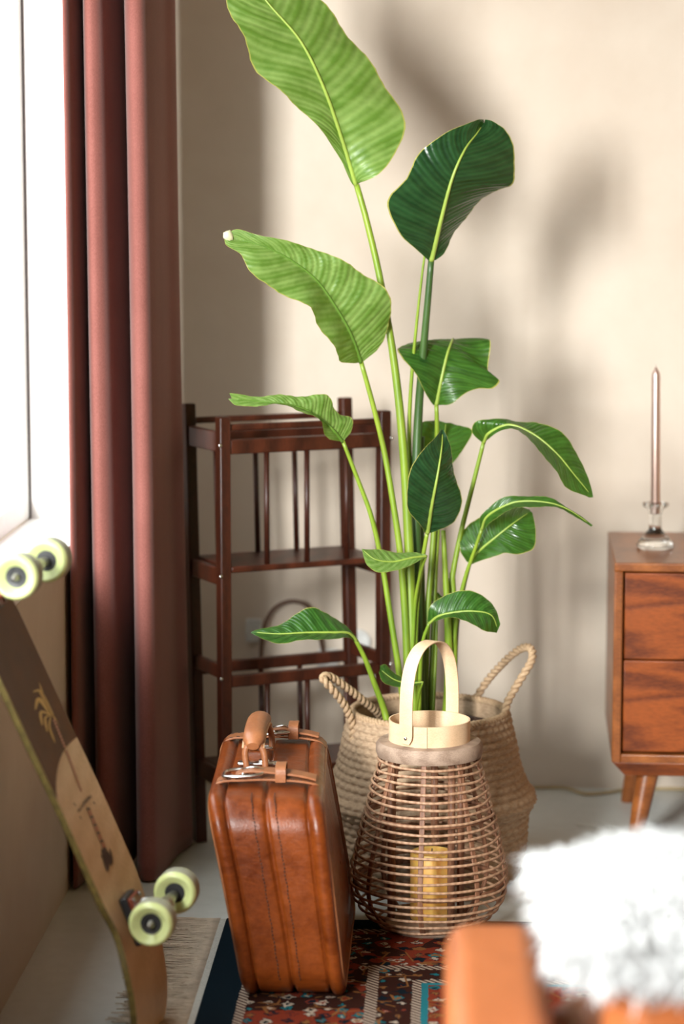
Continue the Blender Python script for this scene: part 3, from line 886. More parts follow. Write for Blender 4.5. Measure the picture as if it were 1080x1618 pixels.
# ================================================================== LANTERN
def lantern():
    C0 = Vector((-.024, 4.742, RTH + .0005))
    root = thing('rattan_lantern', C0); tag(root, 'round rattan basket lantern with bent wood handle and a wooden collar', 'lantern')
    zs = [(.006, .088), (.020, .112), (.040, .134), (.065, .150), (.092, .157), (.13, .154), (.18, .143), (.24, .127), (.30, .112), (.345, .100), (.36, .097)]
    def rad(z):
        for (z0, r0), (z1, r1) in zip(zs, zs[1:]):
            if z <= z1:
                k = (z - z0) / (z1 - z0); return r0 + (r1 - r0) * k
        return zs[-1][1]
    # base disc and inner floor
    MB().lathe([(.001, 0), (.084, 0), (.088, .004), (.088, .014), (.080, .017), (.001, .017)], C0, 40, cap=False).build('base', 'lantern_collar_wood', root, smooth=True, angle=40)
    nr = 22
    rnd = random.Random(5)
    for i in range(nr):
        k = i / (nr - 1)
        z = .014 + (.345 - .014) * k ** .96
        r = rad(z) + .0015
        ph = rnd.uniform(0, 6)
        P = [C0 + Vector(((r + .0012 * math.sin(8 * a + ph)) * math.cos(a), (r + .0012 * math.sin(8 * a + ph)) * math.sin(a), z + .0018 * math.sin(a * 2 + ph))) for a in [2 * math.pi * q / 64 for q in range(64)]]
        MB().tube(P, .0029, 7, closed=True).build('ring', 'rattan', root, smooth=True)
    for q in range(8):
        a = 2 * math.pi * q / 8 + R(264)
        P = [C0 + Vector(((r - .0045) * math.cos(a), (r - .0045) * math.sin(a), z)) for z, r in zs]
        MB().ribbon(catmull(P, 24), .0105, .0042, Vector((-math.sin(a), math.cos(a), 0))).build('rib', 'rattan_rib', root, bevel=.001)
    # two inner hoops and four posts that carry the glass
    for z, r in ((.095, .147), (.235, .122)):
        P = [C0 + Vector((r * math.cos(a), r * math.sin(a), z)) for a in [2 * math.pi * q / 48 for q in range(48)]]
        MB().tube(P, .005, 8, closed=True).build('hoop', 'rattan_rib', root, smooth=True)
    for a in (R(186), R(168), R(306), R(32), R(82)):
        MB().tube([C0 + Vector((0.076 * math.cos(a), 0.076 * math.sin(a), z)) for z in (.016, .2, .362)], .0075, 10).build('inner_post', 'rattan_rib', root, smooth=True)
    MB().lathe([(.092, .352), (.104, .354), (.107, .362), (.107, .376), (.102, .383), (.080, .385), (.072, .384), (.072, .354)], C0, 48, cap=False).build('collar', 'lantern_collar_wood', root, smooth=True, angle=40)
    band = MB().lathe([(.0815, .384), (.0815, .4265), (.0785, .4265), (.0785, .384), (.0815, .384)], C0, 64, cap=False).build('neck_band', 'pale_ply', root, smooth=True, angle=30)
    # overlap of the bent band
    a0 = R(249)
    P = [C0 + Vector((.0828 * math.cos(a), .0828 * math.sin(a), .4055)) for a in [a0 + R(i * 2) for i in range(10)]]
    MB().ribbon(P, .042, .0022, (0, 0, 1)).build('band_overlap', 'pale_ply', band)
    # handle: flat strip arching over, pivoted on both sides; plane turned towards the camera
    ha = R(-62)
    e = Vector((math.cos(ha), math.sin(ha), 0)); e2 = Vector((-math.sin(ha), math.cos(ha), 0))
    pL, pR = C0 + Vector((.0845 * math.cos(R(238)), .0845 * math.sin(R(238)), .402)), C0 + Vector((.0845 * math.cos(R(58)), .0845 * math.sin(R(58)), .402))
    e = (pR - pL).normalized(); e2 = Vector((-e.y, e.x, 0)); mid = (pL + pR) / 2; hw = (pR - pL).length / 2
    P = []
    for x, z in ((-1.0, -.012), (-1.0, .02), (-.99, .07), (-.93, .11), (-.76, .147), (-.45, .172), (0, .181), (.45, .172), (.76, .147), (.93, .11), (.99, .07), (1.0, .02), (1.0, -.012)):
        P.append(mid + e * (x * (hw + .002)) + Vector((0, 0, z)))
    P = catmull(P, 60)
    W_ = [.030 if 1 < i < 58 else (.026 if i in (1, 58) else .016) for i in range(60)]
    h = MB().ribbon(P, W_, .0028, e2).build('handle', 'pale_ply', root, bevel=.0008)
    for p, s in ((pL, -1), (pR, 1)):
        MB().lathe([(.0005, .0035), (.003, .003), (.0042, .001), (.0042, -.001)], p + e * s * .0022, 12, e * s).build('rivet', 'nickel', h, smooth=True)
    # glass sleeve in the middle and the candle in it
    gr = thing('glass_cylinder', C0 + Vector((0, 0, .0175)))
    tag(gr, 'clear glass cylinder inside the rattan lantern around the candle', 'glass')
    MB().lathe([(.0585, .0180), (.0585, .10), (.0585, .18), (.0585, .245)], C0, 48, cap=False).build('sleeve', 'lantern_glass', gr, smooth=True)
    cr = thing('pillar_candle', C0 + Vector((0, 0, .0175))); tag(cr, 'short amber pillar candle inside the rattan lantern', 'candle')
    MB().lathe([(.001, .0178), (.0425, .0178), (.0435, .021), (.0435, .150), (.041, .155), (.034, .151), (.02, .149), (.001, .149)], C0 + Vector((.006, 0, 0)), 40, cap=False).build('wax', 'wax_amber', cr, smooth=True, angle=50)
    MB().tube([C0 + Vector((.006, 0, .149)), C0 + Vector((.0065, 0, .161))], .0012, 6).build('wick', 'stitch', cr, smooth=True)
lantern()

# ================================================================== BASKET, POT
BC = Vector((-.027, 5.135, 0))
def basket():
    root = thing('seagrass_basket', BC); tag(root, 'woven seagrass belly basket with two rope handles holding the plant', 'basket')
    prof = [(.004, .180), (.02, .192), (.06, .203), (.09, .207), (.13, .209), (.152, .212), (.166, .220), (.180, .2265), (.192, .223), (.205, .212), (.235, .199), (.265, .190), (.30, .183), (.335, .175), (.366, .168)]
    P = catmull([(z, r) for z, r in prof], 140)
    seg = 260
    rows = []
    rowh = .0155; per = 52
    for i, q in enumerate(P):
        z, r = q.x, q.y
        rn = z / rowh; ri = math.floor(rn); fr_ = rn - ri
        row = []
        for k in range(seg):
            a = 2 * math.pi * k / seg
            ph = a * per + (ri % 2) * math.pi
            slant = (fr_ - .5) * 1.6 * (1 if ri % 2 else -1)
            b = math.sin(math.pi * fr_) ** .7
            h = b * (.0028 + .0050 * (0.5 + 0.5 * math.cos(ph + slant)))
            h += .0012 * mnoise.noise(Vector((math.cos(a) * 9, math.sin(a) * 9, z * 40)))
            lean = 1 + .01 * math.sin(a * 2 + 1)
            row.append(BC + Vector(((r + h) * lean * math.cos(a), (r + h) * lean * math.sin(a), z)))
        rows.append(row)
    # inner wall goes down so that one looks into a hollow basket
    for z, r in ((.366, .160), (.33, .163), (.27, .17), (.20, .178)):
        rows.append([BC + Vector((r * math.cos(2 * math.pi * k / seg), r * math.sin(2 * math.pi * k / seg), z + .0015 * math.sin(k * .75))) for k in range(seg)])
    m = MB().grid(rows, closed=True)
    m.build('woven_body', 'seagrass', root, smooth=True)
    MB().lathe([(.001, .002), (.178, .002), (.180, .004), (.180, .008), (.001, .008)], BC, 60, cap=False).build('woven_bottom', 'seagrass', root, smooth=True, angle=40)
    # braided rim: two twisted strands
    def twist(path, R_, r, turns, name, mat, closed=False, nstr=2, par=root):
        for s in range(nstr):
            out = []
            n = len(path)
            for i in range(n):
                T = (path[(i + 1) % n] - path[i - 1]) if closed else (path[min(i + 1, n - 1)] - path[max(i - 1, 0)])
                T.normalize(); ref = Vector((0, 0, 1)) if abs(T.z) < .85 else Vector((1, .3, 0))
                N = (ref - T * ref.dot(T)).normalized(); B = T.cross(N)
                a = 2 * math.pi * (turns * i / (n if closed else n - 1) + s / nstr)
                out.append(path[i] + (N * math.cos(a) + B * math.sin(a)) * R_)
            MB().tube(out, r, 7, closed=closed).build(name, mat, par, smooth=True)
    n = 420
    twist([BC + Vector((.1655 * math.cos(2 * math.pi * i / n), .1655 * math.sin(2 * math.pi * i / n), .3685)) for i in range(n)], .0042, .0048, 56, 'rim_strand', 'seagrass_rope', True)
    # handles
    hr = catmull([PY(744, 1128, 5.30), PY(750, 1108, 5.30), PY(766, 1080, 5.29), PY(795, 1047, 5.25), PY(822, 1025, 5.21), PY(838, 1025, 5.17), PY(840, 1042, 5.14), PY(824, 1070, 5.13), PY(803, 1106, 5.12), PY(797, 1126, 5.11)], 130)
    twist(hr, .0045, .0052, 15, 'rope_handle', 'seagrass_rope')
    hl = catmull([PY(556, 1172, 5.06), PY(557, 1150, 5.06), PY(546, 1118, 5.04), PY(525, 1090, 5.01), PY(510, 1072, 5.00), PY(518, 1068, 5.02), PY(545, 1085, 5.06), PY(575, 1108, 5.11), PY(598, 1128, 5.17), PY(604, 1146, 5.22)], 130)
    twist(hl, .0045, .0052, 15, 'rope_handle', 'seagrass_rope')
    pot = thing('plant_pot', BC + Vector((0, 0, .0085))); tag(pot, 'dark brown plastic plant pot inside the seagrass basket', 'pot')
    MB().lathe([(.001, .009), (.112, .009), (.148, .315), (.154, .317), (.154, .332), (.149, .334), (.145, .330), (.140, .27)], BC, 56, cap=False).build('wall', 'pot_brown', pot, smooth=True, angle=40)
    rows = []
    for i in range(9):
        r = .1405 * i / 8 + .0005
        rows.append([BC + Vector((r * math.cos(2 * math.pi * k / 40), r * math.sin(2 * math.pi * k / 40), .292 + .010 * mnoise.noise(Vector((r * 30 * math.cos(k * .157), r * 30 * math.sin(k * .157), 1))))) for k in range(40)])
    MB().grid(rows, closed=True).build('soil', 'soil', pot, smooth=True)
basket()

# ================================================================== PLANT
YP = 5.12
plant = thing('strelitzia_plant', BC + Vector((0, 0, .29)))
tag(plant, 'tall green plant with large paddle leaves growing in the seagrass basket', 'plant')
def path3(pts, n):
    """(x, y, depth offset) control points of the photograph -> world polyline"""
    return catmull([PY(p[0], p[1], YP + (p[2] if len(p) > 2 else 0)) for p in pts], n)
def leaf(mid, left, right, face, mat='leaf_blade', rib='midrib_pale', rip=.0022, freq=26, camber=.10, rr=.0045, rib_side=1, dry=False):
    n, mcol = 64, 7
    Cc, Lc, Rc = path3(mid, n), path3(left, n), path3(right, n)
    m = MB(); rows, uvs, nor = [], [], []
    for i in range(n):
        t_ = i / (n - 1)
        al = (Cc[min(i + 1, n - 1)] - Cc[max(i - 1, 0)]).normalized()
        ac = Rc[i] - Lc[i]
        nn = ac.cross(al)
        nn = nn.normalized() if nn.length > 1e-9 else Vector((0, -1, 0))
        if nor and nn.dot(nor[-1]) < 0: nn = -nn
        nor.append(nn)
        row = []
        for k in range(-mcol, mcol + 1):
            u_ = abs(k) / mcol
            E_ = Lc[i] if k < 0 else Rc[i]
            w = (E_ - Cc[i]).length
            p = Cc[i].lerp(E_, u_)
            taper = math.sin(math.pi * min(1, max(0, t_ * .98 + .01))) ** .5
            p += nn * (camber * w * (u_ - u_ * u_) * 1.3)
            p += nn * rip * taper * math.sin(2 * math.pi * freq * (t_ - .10 * u_) + (0.7 if k < 0 else 0)) * u_ ** .6 * (1.15 - .85 * u_)
            p += nn * rip * 1.6 * taper * math.sin(2 * math.pi * freq * .23 * t_ + (1.3 if k < 0 else 0)) * u_ ** 2
            row.append(p); uvs.append((.5 + .5 * k / mcol, t_))
        rows.append(row)
    m.grid(rows)
    # upper side = front face
    cdir = Vector((0, -1, 0)); s_ = 0
    for f in m.f:
        a, b, c = (m.v[i] for i in f[:3]); s_ += (b - a).cross(c - a).dot(cdir)
    toward = s_ > 0
    if toward != (face == 'upper'):
        m.f = [tuple(reversed(f)) for f in m.f]
    ob = m.build('leaf', mat, plant, smooth=True, uvs=uvs, fixn=False)
    sg = 1 if sum((q.dot(cdir) for q in nor)) > 0 else -1
    P = [Cc[i] + nor[i] * sg * rib_side * .0008 for i in range(n - 3)]
    MB().tube(P, [.8 * rr * (1 - .85 * i / (n - 4)) + .0004 for i in range(n - 3)], 8).build('midrib', rib, ob, smooth=True)
    if dry:
        P = [Lc[-1], Cc[-1], Rc[-1]]
        c = sum(P, Vector()) / 3
        MB().lathe([(.001, -.011), (.008, -.008), (.012, -.001), (.010, .006), (.001, .010)], c, 12, (1, .2, .3), jitter=lambda r, h, a: r * (1 + .25 * math.sin(a * 3 + h * 300))).build('dry_tip', 'leaf_tip_dry', ob, smooth=True)
    return ob
def stem(pts, r0, r1, mat='stem_green', base=True):
    """from the leaf down; ends in the soil"""
    P = [PY(p[0], p[1], YP + (p[2] if len(p) > 2 else 0)) for p in pts]
    if base:
        q = P[-1]
        e = Vector((BC.x + max(-.07, min(.07, q.x - BC.x)) * .8, BC.y + max(-.06, min(.06, q.y - BC.y)), .285)); P.append(e)
    n = 40
    Q = catmull(P, n)
    MB().tube(Q, [r1 + (r0 - r1) * (i / (n - 1)) for i in range(n)], 12).build('stem', mat, plant, smooth=True)

# tall light leaf, underside towards the window side of the room
leaf([(563, 294, -.02), (539, 218, -.05), (511, 139, -.08), (474, 65, -.10), (419, 0, -.11), (380, -60, -.10), (362, -120, -.08)],
     [(557, 292, -.02), (530, 240, -.06), (493, 190, -.10), (451, 153, -.13), (405, 109, -.15), (377, 46, -.16), (358, 0, -.15), (350, -60, -.12), (360, -120, -.08)],
     [(567, 289, -.02), (578, 285, -.04), (597, 276, -.05), (622, 248, -.03), (638, 206, -.01), (631, 168, .0), (599, 122, .0), (562, 69, -.01), (507, 3, -.03), (440, -70, -.05), (364, -120, -.08)],
     'under', rip=.0048, freq=22, camber=.10, rr=.0060)
stem([(563, 292, -.02), (578, 345, -.02), (600, 440, -.02), (622, 570, -.02), (636, 700, -.02), (645, 850, -.02), (650, 1000, -.03), (654, 1130, -.03)], .0125, .0062)
# dark leaf on the right of the top
leaf([(681, 412, -.04), (697, 343, -.07), (715, 278, -.09), (734, 236, -.08), (752, 212, -.05), (764, 195, -.02)],
     [(676, 411, -.04), (656, 393, -.08), (628, 366, -.11), (613, 320, -.13), (641, 279, -.12), (664, 241, -.11), (701, 211, -.09), (748, 191, -.06), (764, 189, -.02)],
     [(688, 411, -.04), (699, 402, -.03), (720, 366, .0), (747, 329, .02), (784, 301, .03), (811, 288, .02), (812, 243, .0), (799, 205, -.02), (778, 191, -.03), (766, 189, -.02)],
     'upper', 'leaf_old', rip=.0024, freq=18, camber=.12, rr=.0070)
stem([(681, 410, -.04), (676, 470, -.03), (668, 560, -.01), (661, 650, .01), (657, 760, .01), (657, 900, .01), (660, 1030, .01), (662, 1130, .01)], .0150, .0065, 'stem_dark')
# rolled young leaf beside it
stem([(674, 380, -.05), (667, 430, -.04), (657, 520, -.02), (649, 610, 0), (646, 690, .01), (650, 800, .02), (660, 1000, .02)], .0085, .0022)
# broad leaf curving to the left, underside seen
leaf([(570, 573, -.06), (553, 527, -.09), (532, 489, -.11), (502, 446, -.13), (468, 417, -.15), (421, 391, -.17), (366, 376, -.18)],
     [(565, 573, -.06), (552, 574, -.11), (536, 570, -.14), (522, 540, -.17), (500, 508, -.19), (486, 486, -.20), (451, 466, -.21), (408, 443, -.21), (394, 428, -.21), (381, 402, -.20), (357, 388, -.19), (354, 376, -.18)],
     [(574, 571, -.06), (596, 550, -.05), (613, 523, -.05), (618, 489, -.06), (604, 453, -.08), (575, 432, -.10), (540, 413, -.12), (502, 394, -.14), (464, 384, -.16), (410, 371, -.18), (375, 362, -.18), (362, 366, -.18)],
     'under', rip=.0048, freq=18, camber=.16, rib='midrib_green', rr=.0050, dry=True)
stem([(570, 571, -.06), (588, 636, -.05), (606, 710, -.04), (620, 790, -.04), (632, 875, -.04), (640, 980, -.04), (646, 1120, -.04)], .0095, .0048)
# narrow leaf lower left
leaf([(541, 698, -.09), (526, 680, -.11), (506, 662, -.12), (476, 645, -.14), (440, 638, -.16), (400, 634, -.17), (366, 630, -.18)],
     [(537, 697, -.09), (523, 694, -.13), (511, 682, -.15), (506, 668, -.16), (490, 655, -.17), (455, 642, -.18), (410, 640, -.19), (372, 641, -.19), (360, 630, -.18)],
     [(545, 694, -.09), (554, 680, -.08), (555, 660, -.07), (541, 655, -.08), (530, 646, -.09), (515, 626, -.11), (480, 624, -.13), (441, 626, -.15), (400, 625, -.17), (362, 621, -.18)],
     'under', rip=.0030, freq=14, camber=.14, rib='midrib_green', rr=.0040)
stem([(541, 696, -.09), (562, 750, -.08), (586, 815, -.07), (603, 890, -.06), (616, 970, -.06), (630, 1060, -.06), (640, 1130, -.06)], .0080, .0040)
# broad leaf behind on the right, bent backwards
leaf([(689, 640, .02), (697, 598, .01), (706, 560, .02), (713, 541, .05), (716, 536, .10), (720, 548, .17)],
     [(684, 640, .02), (672, 622, -.01), (657, 592, -.03), (634, 566, -.03), (629, 548, 0), (650, 546, .06), (690, 552, .15)],
     [(694, 640, .02), (712, 638, .0), (735, 622, .0), (757, 614, .01), (778, 614, .02), (788, 602, .03), (772, 588, .04), (774, 540, .07), (750, 545, .15)],
     'upper', rip=.0028, freq=13, camber=.12, rr=.0055)
stem([(689, 638, .02), (690, 680, .03), (688, 760, .05), (684, 850, .05), (676, 960, .04), (670, 1120, .04)], .0085, .0045)
# leaf half hidden behind the centre
leaf([(698, 742, .08), (700, 715, .08), (702, 690, .09), (704, 668, .11)],
     [(694, 742, .08), (670, 728, .07), (658, 700, .07), (664, 668, .09), (690, 664, .11)],
     [(702, 742, .08), (718, 728, .08), (738, 700, .09), (745, 680, .10), (712, 668, .11)],
     'upper', rip=.002, freq=8, rr=.0040)
stem([(698, 740, .08), (694, 800, .07), (688, 900, .06), (680, 1120, .05)], .0070, .0040)
# dark drooping leaf in front of the centre
leaf([(675, 842, -.10), (682, 796, -.14), (691, 748, -.15), (697, 708, -.13), (699, 680, -.10)],
     [(671, 842, -.10), (664, 830, -.13), (645, 807, -.16), (641, 778, -.18), (648, 746, -.18), (667, 711, -.16), (688, 690, -.13), (697, 678, -.10)],
     [(680, 842, -.10), (694, 836, -.10), (719, 823, -.09), (730, 796, -.09), (720, 759, -.10), (714, 719, -.11), (705, 690, -.11), (700, 678, -.10)],
     'upper', 'leaf_old', rip=.0022, freq=11, camber=.10, rr=.0055)
stem([(675, 840, -.10), (668, 880, -.09), (659, 950, -.07), (655, 1040, -.06), (655, 1125, -.06)], .0075, .0042, 'stem_green')
# arching leaf upper right
leaf([(764, 699, 0), (772, 684, -.02), (804, 672, -.04), (841, 686, -.05), (878, 716, -.06), (908, 752, -.06), (936, 786, -.05)],
     [(760, 698, 0), (745, 682, -.02), (751, 666, -.03), (785, 662, -.02), (816, 667, -.01), (849, 666, -.01), (886, 684, -.02), (915, 722, -.03), (929, 757, -.04), (937, 786, -.05)],
     [(768, 696, 0), (784, 684, -.04), (808, 676, -.07), (828, 690, -.10), (853, 712, -.11), (875, 742, -.11), (893, 769, -.09), (930, 786, -.05)],
     'upper', rip=.0018, freq=14, camber=.06, rr=.0042)
stem([(764, 697, 0), (747, 765, .01), (726, 850, .02), (712, 930, .02), (708, 1030, .03), (706, 1120, .03)], .0085, .0042)
# leaf folded over, mid right
leaf([(761, 836, -.03), (768, 818, -.05), (790, 803, -.07), (819, 793, -.08), (867, 795, -.09), (898, 806, -.09), (935, 831, -.08)],
     [(758, 834, -.03), (759, 815, -.05), (788, 790, -.06), (819, 783, -.07), (867, 787, -.08), (896, 801, -.08), (936, 830, -.08)],
     [(764, 836, -.03), (776, 824, -.07), (795, 811, -.10), (822, 802, -.11), (867, 801, -.11), (898, 810, -.10), (933, 832, -.08)],
     'upper', rip=.0014, freq=14, camber=.10, rr=.0035)
stem([(761, 835, -.03), (750, 868, -.02), (734, 915, 0), (722, 970, .01), (714, 1050, .02), (712, 1120, .02)], .0070, .0036)
# leaf below it
leaf([(742, 889, .02), (758, 870, 0), (778, 853, -.01), (808, 829, -.01), (838, 808, .01)],
     [(738, 888, .02), (726, 868, .01), (726, 845, .02), (756, 820, .03), (790, 806, .04), (819, 802, .04), (836, 805, .02)],
     [(742, 893, .02), (754, 888, -.02), (776, 880, -.04), (797, 874, -.05), (819, 877, -.05), (842, 866, -.03), (846, 840, -.01), (841, 811, .01)],
     'upper', rip=.0026, freq=10, camber=.08, rr=.0042)
stem([(742, 890, .02), (733, 925, .03), (722, 985, .03), (718, 1060, .03), (716, 1120, .03)], .0070, .0038, 'stem_dark')
# small pale leaf in front of the stems
leaf([(673, 879, -.13), (650, 882, -.15), (620, 888, -.17), (592, 884, -.18), (571, 868, -.17)],
     [(673, 881, -.13), (649, 892, -.17), (620, 903, -.20), (597, 905, -.21), (580, 892, -.20), (571, 868, -.17)],
     [(672, 876, -.13), (650, 873, -.12), (627, 872, -.13), (600, 869, -.14), (571, 867, -.17)],
     'under', rip=.0012, freq=8, camber=.08, rr=.0030)
stem([(673, 878, -.13), (664, 905, -.11), (655, 960, -.08), (650, 1120, -.06)], .0055, .0030)
# glossy leaf lying to the left
leaf([(563, 1012, -.12), (550, 1001, -.14), (530, 1000, -.16), (486, 1000, -.18), (440, 1002, -.19), (397, 999, -.19)],
     [(560, 1014, -.12), (545, 1006, -.17), (524, 1010, -.20), (500, 1013, -.22), (472, 1011, -.23), (440, 1016, -.23), (418, 1012, -.22), (396, 1000, -.19)],
     [(564, 1008, -.12), (552, 996, -.12), (536, 982, -.12), (516, 967, -.13), (493, 960, -.14), (468, 971, -.15), (440, 986, -.17), (397, 998, -.19)],
     'upper', rip=.0022, freq=10, camber=.10, rr=.0038)
stem([(561, 1010, -.12), (576, 1040, -.11), (592, 1082, -.10), (606, 1120, -.09), (614, 1150, -.09)], .0090, .0045)
# small arched leaf lower right
leaf([(678, 985, -.12), (692, 974, -.14), (712, 969, -.15), (745, 966, -.16), (775, 972, -.16), (786, 996, -.15)],
     [(675, 980, -.12), (679, 958, -.13), (694, 944, -.13), (716, 936, -.13), (752, 936, -.13), (778, 954, -.14), (790, 986, -.15)],
     [(682, 984, -.12), (696, 979, -.16), (712, 974, -.19), (738, 984, -.20), (764, 996, -.19), (784, 1000, -.15)],
     'upper', rip=.0018, freq=9, camber=.10, rr=.0034)
stem([(678, 984, -.12), (669, 1008, -.11), (664, 1050, -.09), (662, 1125, -.07)], .0060, .0032)
# young curled leaf near the lantern handle
leaf([(668, 1078, -.15), (645, 1080, -.16), (622, 1074, -.17), (600, 1058, -.17)],
     [(667, 1080, -.15), (645, 1085, -.17), (618, 1084, -.19), (604, 1078, -.20), (598, 1062, -.18)],
     [(667, 1077, -.15), (645, 1074, -.14), (622, 1062, -.14), (608, 1050, -.15), (600, 1052, -.16)],
     'upper', rip=.0008, freq=6, camber=.2, rr=.0020)
stem([(667, 1079, -.15), (662, 1096, -.13), (658, 1125, -.10)], .0040, .0022)
# leaf tip just showing behind the stems
leaf([(690, 958, .06), (692, 948, .06), (688, 936, .07)], [(683, 955, .06), (681, 944, .06), (686, 934, .07)], [(698, 956, .06), (700, 946, .06), (692, 936, .07)], 'upper', rip=.0005, freq=4, rr=.0020)
stem([(690, 957, .06), (688, 1030, .05), (684, 1120, .04)], .0050, .0028)
# sheaths: thick old stems in the middle and yellow ones to the right
stem([(664, 690, .03), (662, 800, .03), (661, 900, .03), (662, 1020, .03), (664, 1125, .03)], .0190, .0090, 'stem_dark')
stem([(700, 838, .0), (703, 900, .0), (707, 980, .0), (709, 1060, .01), (706, 1125, .01)], .0120, .0048)
stem([(714, 905, .02), (717, 970, .02), (716, 1050, .02), (714, 1125, .02)], .0105, .0060)
stem([(635, 900, -.02), (642, 1000, -.02), (650, 1120, -.02)], .0120, .0060)

# ================================================================== SKATEBOARD
def skateboard():
    Yn = 3.95
    ph = R(6.0); W = Vector((math.sin(ph), math.cos(ph), 0)); WD = .235
    px = [(212, 1681), (213, 1650), (213, 1618), (209, 1580), (202, 1545), (192, 1510), (180, 1478), (164, 1440), (140, 1385), (100, 1295), (37, 1160), (0, 1080), (-40, 994), (-70, 930), (-88, 895)]
    base = catmull([PY(x, y, Yn) for x, y in px], 120)
    z0 = base[0].z
    zf = .0015
    if z0 < zf: base = [p + Vector((0, 0, 0)) for p in base if p.z > zf]
    n = len(base)
    L = [0.0]
    for i in range(1, n): L.append(L[-1] + (base[i] - base[i - 1]).length)
    Lt = L[-1]
    def frame(s):
        s = max(0, min(Lt, s)); k = 0
        while k < n - 2 and s > L[k + 1]: k += 1
        q = (s - L[k]) / (L[k + 1] - L[k])
        p = base[k].lerp(base[k + 1], q)
        a, b = base[max(k - 2, 0)], base[min(k + 3, n - 1)]
        T = (b - a).normalized(); N = W.cross(T).normalized()
        if N.x < 0: N = -N
        return p, T, N
    def halfw(s):
        # outline: rounded ends, slight waist, cut-outs beside the wheels
        k = s / Lt
        w = .5
        e = min(s, Lt - s)
        if e < .03: w *= math.sqrt(max(0.0, 1 - ((.03 - e) / .03) ** 2)) * .25 + .75
        for c in (s_bot, s_top):
            dd = abs(s - c)
            if dd < .07: w -= .055 * (1 - smoothstep(.0, .07, dd))
        return w
    # truck positions from the wheels in the photograph
    cb = (PY(247, 1457, Yn + .026) + PY(277, 1401, Yn + .212)) / 2
    ct = (PY(34, 909, Yn + .026) + PY(78, 881, Yn + .212)) / 2
    def nearest(c):
        best = min(range(n), key=lambda i: (base[i] + W * WD / 2 - c).length); return L[best]
    s_bot, s_top = nearest(cb), nearest(ct)
    def on(s, t_, off):       # t_ -0.5..0.5 across
        p, T, N = frame(s); return p + W * (WD * (.5 + t_)) + N * off
    p0, _, _ = frame(0)
    root = thing('skateboard', on(0, 0, 0))
    tag(root, 'wooden longboard with palm tree print leaning on the window sill, wheels out', 'skateboard')
    TH = .011
    ns, nt = 150, 12
    def sheet(off):
        rows = []
        for i in range(ns + 1):
            s = Lt * i / ns; hw = halfw(s)
            rows.append([on(s, -hw + 2 * hw * k / nt, off + .004 * (2 * abs(-.5 + k / nt)) ** 3) for k in range(nt + 1)])
        return rows
    a, b = sheet(0), sheet(-TH)
    deck = MB().grid(a).build('deck', 'maple_deck', root, smooth=True)
    MB().grid(sheet(-TH - .0006)).build('grip_tape', 'grip_black', root, smooth=True)
    m = MB()
    def rim(rows): return rows[0][:] + [r[-1] for r in rows[1:-1]] + rows[-1][::-1] + [r[0] for r in rows[-2:0:-1]]
    ra, rb = rim(a), rim(b)
    m.grid([ra + [ra[0]], rb + [rb[0]]])
    m.build('deck_edge', 'deck_edge', root, smooth=True, angle=40)
    # printed brown field covering the upper part, its lower border an arc
    def px_on(x, y, off=.0006):
        """point of the deck underside seen at a place of the photograph"""
        best, bs, bt = 1e9, 0, 0
        d = ray(x, y)
        for i in range(0, 141):
            s = Lt * i / 140
            p, T, N = frame(s)
            den = d.dot(N)
            if abs(den) < 1e-6: continue
            k = (p - _C).dot(N) / den
            q = _C + d * k - p
            e = abs(q.dot(T))
            if e < best: best, bs, bt = e, s + q.dot(T), q.dot(W) / WD - .5
        return bs, bt
    sA, _ = px_on(92, 1258); sB, _ = px_on(112, 1160)
    rows = []
    for i in range(101):
        k = i / 100
        row = []
        for j in range(nt + 1):
            u = j / nt
            s_lo = sA + (sB - sA) * (u ** .8) - .055 * math.sin(math.pi * u) ** 1.0 * .0 + .015 * math.sin(math.pi * u)
            s = s_lo + (Lt - s_lo) * k
            hw = halfw(s) - .004
            row.append(on(s, -hw + 2 * hw * u, .0006 + .004 * (2 * abs(-.5 + u)) ** 3))
        rows.append(row)
    MB().grid(rows).build('brown_print', 'deck_brown', root, smooth=True)
    # palm tree print: fronds, ringed trunk, roots, small words
    def sliver(pts, w, mat, name='palm_print', off=.0013):
        C2 = catmull([Vector(p) for p in pts], 14)
        m = MB(); A, B = [], []
        for i in range(14):
            d = (C2[min(i + 1, 13)] - C2[max(i - 1, 0)]).normalized(); nn = Vector((-d.y, d.x))
            ww = w * (math.sin(math.pi * (i + .6) / 14.2) ** .7) / 2
            for S_, q in ((A, C2[i] + nn * ww), (B, C2[i] - nn * ww)):
                s, t2 = px_on(q.x, q.y); S_.append(on(s, t2, off))
        m.grid([A, B]).build(name, mat, root)
    C_ = (77, 1124)
    for tip, ctl, w in (((49, 1089), (59, 1086), 6), ((53, 1118), (58, 1100), 6.5), ((64, 1143), (62, 1121), 4.5), ((72, 1153), (68.5, 1130), 3.5), ((84, 1170), (75, 1143), 2.8),
                        ((97, 1142), (88, 1122), 4), ((95, 1150), (86, 1132), 3), ((86, 1116), (82, 1108), 6), ((70, 1076), (72, 1096), 4), ((58, 1072), (66, 1098), 3.5), ((80, 1098), (79, 1108), 5), ((61, 1062), (70, 1090), 2)):
        sliver([C_, ctl, tip], w, 'print_gold')
    def strip(p, q, w0, w1, mat, name):
        P, Q = Vector(p), Vector(q); d = (Q - P).normalized(); nn = Vector((-d.y, d.x))
        pts = []
        for q_, w in ((P, w0), (Q, w1)):
            for sg in (1, -1):
                r = q_ + nn * sg * w / 2; s, t2 = px_on(r.x, r.y); pts.append(on(s, t2, .0014))
        MB().add(pts, [(0, 1, 3, 2)]).build(name, mat, root)
